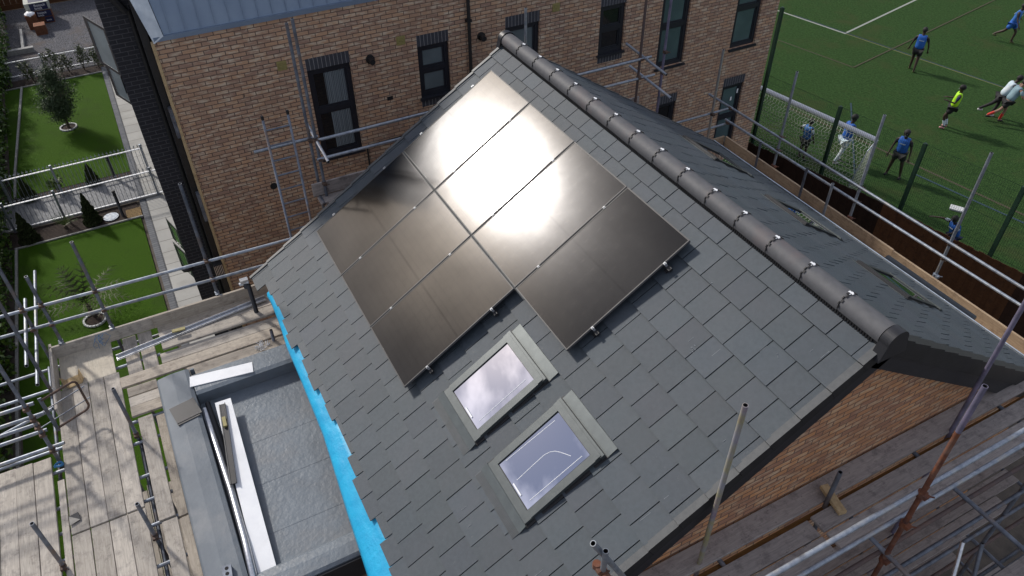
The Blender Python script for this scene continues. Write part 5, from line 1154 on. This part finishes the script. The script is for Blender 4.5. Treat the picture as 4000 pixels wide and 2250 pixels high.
    if top in (BIB, BIBL):
        s = MB()
        for yy in (-.088, .088):
            for q in range(5): c = L((-.045+.021*q, yy, .215+(.008 if q == 0 else 0)))*H; s.box(c.x, c.y-.004, c.z-.010*H*(1.6 if q == 0 else 1), c.x+.014*H, c.y+.004, c.z+.008*H)
        pr_ = s.build('bib_print', WHC, None, origin=(0, 0, 0)); pr_.parent = t
    vs_ = [Vector((0, 0, hz_+.01)), Vector((-.052, 0, hz_-.03)), J[0][0]+(J[0][1]-J[0][0])*.72+Vector((0, 0, hz_)), Vector((.052, 0, hz_-.03)), J[1][0]+(J[1][1]-J[1][0])*.72+Vector((0, 0, hz_))]
    skin_mesh('shorts', [v*H for v in vs_], [(0, 1), (1, 2), (0, 3), (3, 4)], [(.10*H, .08*H), .070*H, .062*H, .070*H, .062*H], shorts, t, 1)
    for sgn, (hip, k_, a_) in zip((-1, 1), J):
        o_ = Vector((0, 0, pz))
        if tights: skin_mesh('leggings', [(hip+o_)*H, (k_+o_)*H, (a_+o_)*H], [(0, 1), (1, 2)], [.050*H, .038*H, .025*H], tights, t, 1)
        if socks: skin_mesh('sock', [(k_*.75+a_*.25+o_)*H, (a_+o_)*H], [(0, 1)], [.036*H, .026*H], socks, t, 1)
        skin_mesh('shoe', [(a_+o_+Vector((0, -.020, -.020)))*H, (a_+o_+Vector((sgn*.004, .035, -.022)))*H, (a_+o_+Vector((sgn*.01, .092, -.027)))*H], [(0, 1), (1, 2)], [.026*H, .027*H, .019*H], shoes, t, 1)
    return t
def faceto(dx, dy): return math.atan2(-dx, dy)     # local +Y towards (dx,dy)
dn = (.0, 0.0, -.17)
person((-8.9, 26.07), faceto(-.6, .9), 1.72, 'person in blue bib with white print walking away across the pitch', [(.25, .25, 0), (-.2, .15, 0)], [((-.06, .02, -.165), (-.03, .05, -.14)), ((.07, -.02, -.16), (.02, .03, -.14))], (0, .03), shoes=YSH)
person((-8.86, 31.76), faceto(.9, .3), 1.72, 'person in blue bib at the top right corner of the pitch, running', [(.5, .6, 0), (-.5, .5, 0)], [((-.09, -.06, -.14), (-.03, .08, -.08)), ((.08, .05, -.15), (.05, .08, -.1))], (0, .15), shorts=BIB, top=BIBL, shoes=YSH)
person((-5.07, 23.33), faceto(-.75, -.55), 1.66, 'person in fluorescent yellow bib and pink boots standing with arm out', [(.45, .75, .03), (.25, .55, .05)], [((-.05, .05, -.15), (.0, .13, .03)), ((.05, .04, -.16), (.02, .13, -.02))], (0, -.12), top=HIVIS, under=NAVC, shoes=PINK, socks=WHC)
person((-4.78, 25.50), faceto(.5, .7), 1.70, 'person in white shirt and black leggings hugging the teammate beside', [(.1, .4, 0), (-.75, .3, 0)], [((-.08, .06, -.13), (-.05, .12, .0)), ((.09, .08, -.10), (.05, .12, .03))], (.05, .42), top=WHC, under=WHC, tights=BLK, shoes=WSH)
person((-4.42, 25.36), faceto(.5, .75), 1.68, 'person in grey-blue shirt and black shorts hugging the teammate beside', [(.2, .4, 0), (-.55, .5, 0)], [((-.10, .05, -.10), (-.07, .08, .04)), ((.08, .05, -.14), (-.02, .12, .0))], (-.08, .42), skin=SKINM, top=GRC, under=GRC, shoes=BLK, socks=REDS)
person((-3.72, 19.17), faceto(.35, -.9), 1.72, 'person in blue bib and black shorts standing right of the goal with legs apart', [(.0, .1, .16), (.0, .1, .16)], [((-.055, .01, -.165), (-.02, .05, -.14)), ((.055, .01, -.165), (.02, .05, -.14))], (0, .10), bow=.01)
person((-5.22, 18.34), faceto(.25, .9), 1.74, 'person in blue bib and white leggings running past the crossbar', [(.35, .8, 0), (-.15, .3, 0)], [((-.07, -.05, -.14), (-.02, .10, -.08)), ((.07, .05, -.14), (.02, .10, -.05))], (0, .10), top=BIB, shorts=WHC, tights=WHC, shoes=WSH)
person((-5.95, 17.35), faceto(.1, .9), 1.45, 'person in blue bib over white shirt standing inside the goal, hand on hip', [(.0, .05, .08), (.0, .05, .08)], [((-.12, -.04, -.10), (.07, .05, -.08)), ((.08, 0, -.15), (-.02, .06, -.13))], (0, .02), top=BIBL, under=WHC)
person((-.15, 17.35), faceto(-.2, -.9), 1.55, 'person in blue shirt crouching behind the board fence with one arm out', [(1.2, 1.7, .1), (.9, 1.5, .1)], [((.0+.0, .10, -.10), (.05, .12, -.05)), ((.15, .05, -.02), (.14, .05, -.06))], (0, .35), top=BIB, under=WHC, shorts=NAVC)
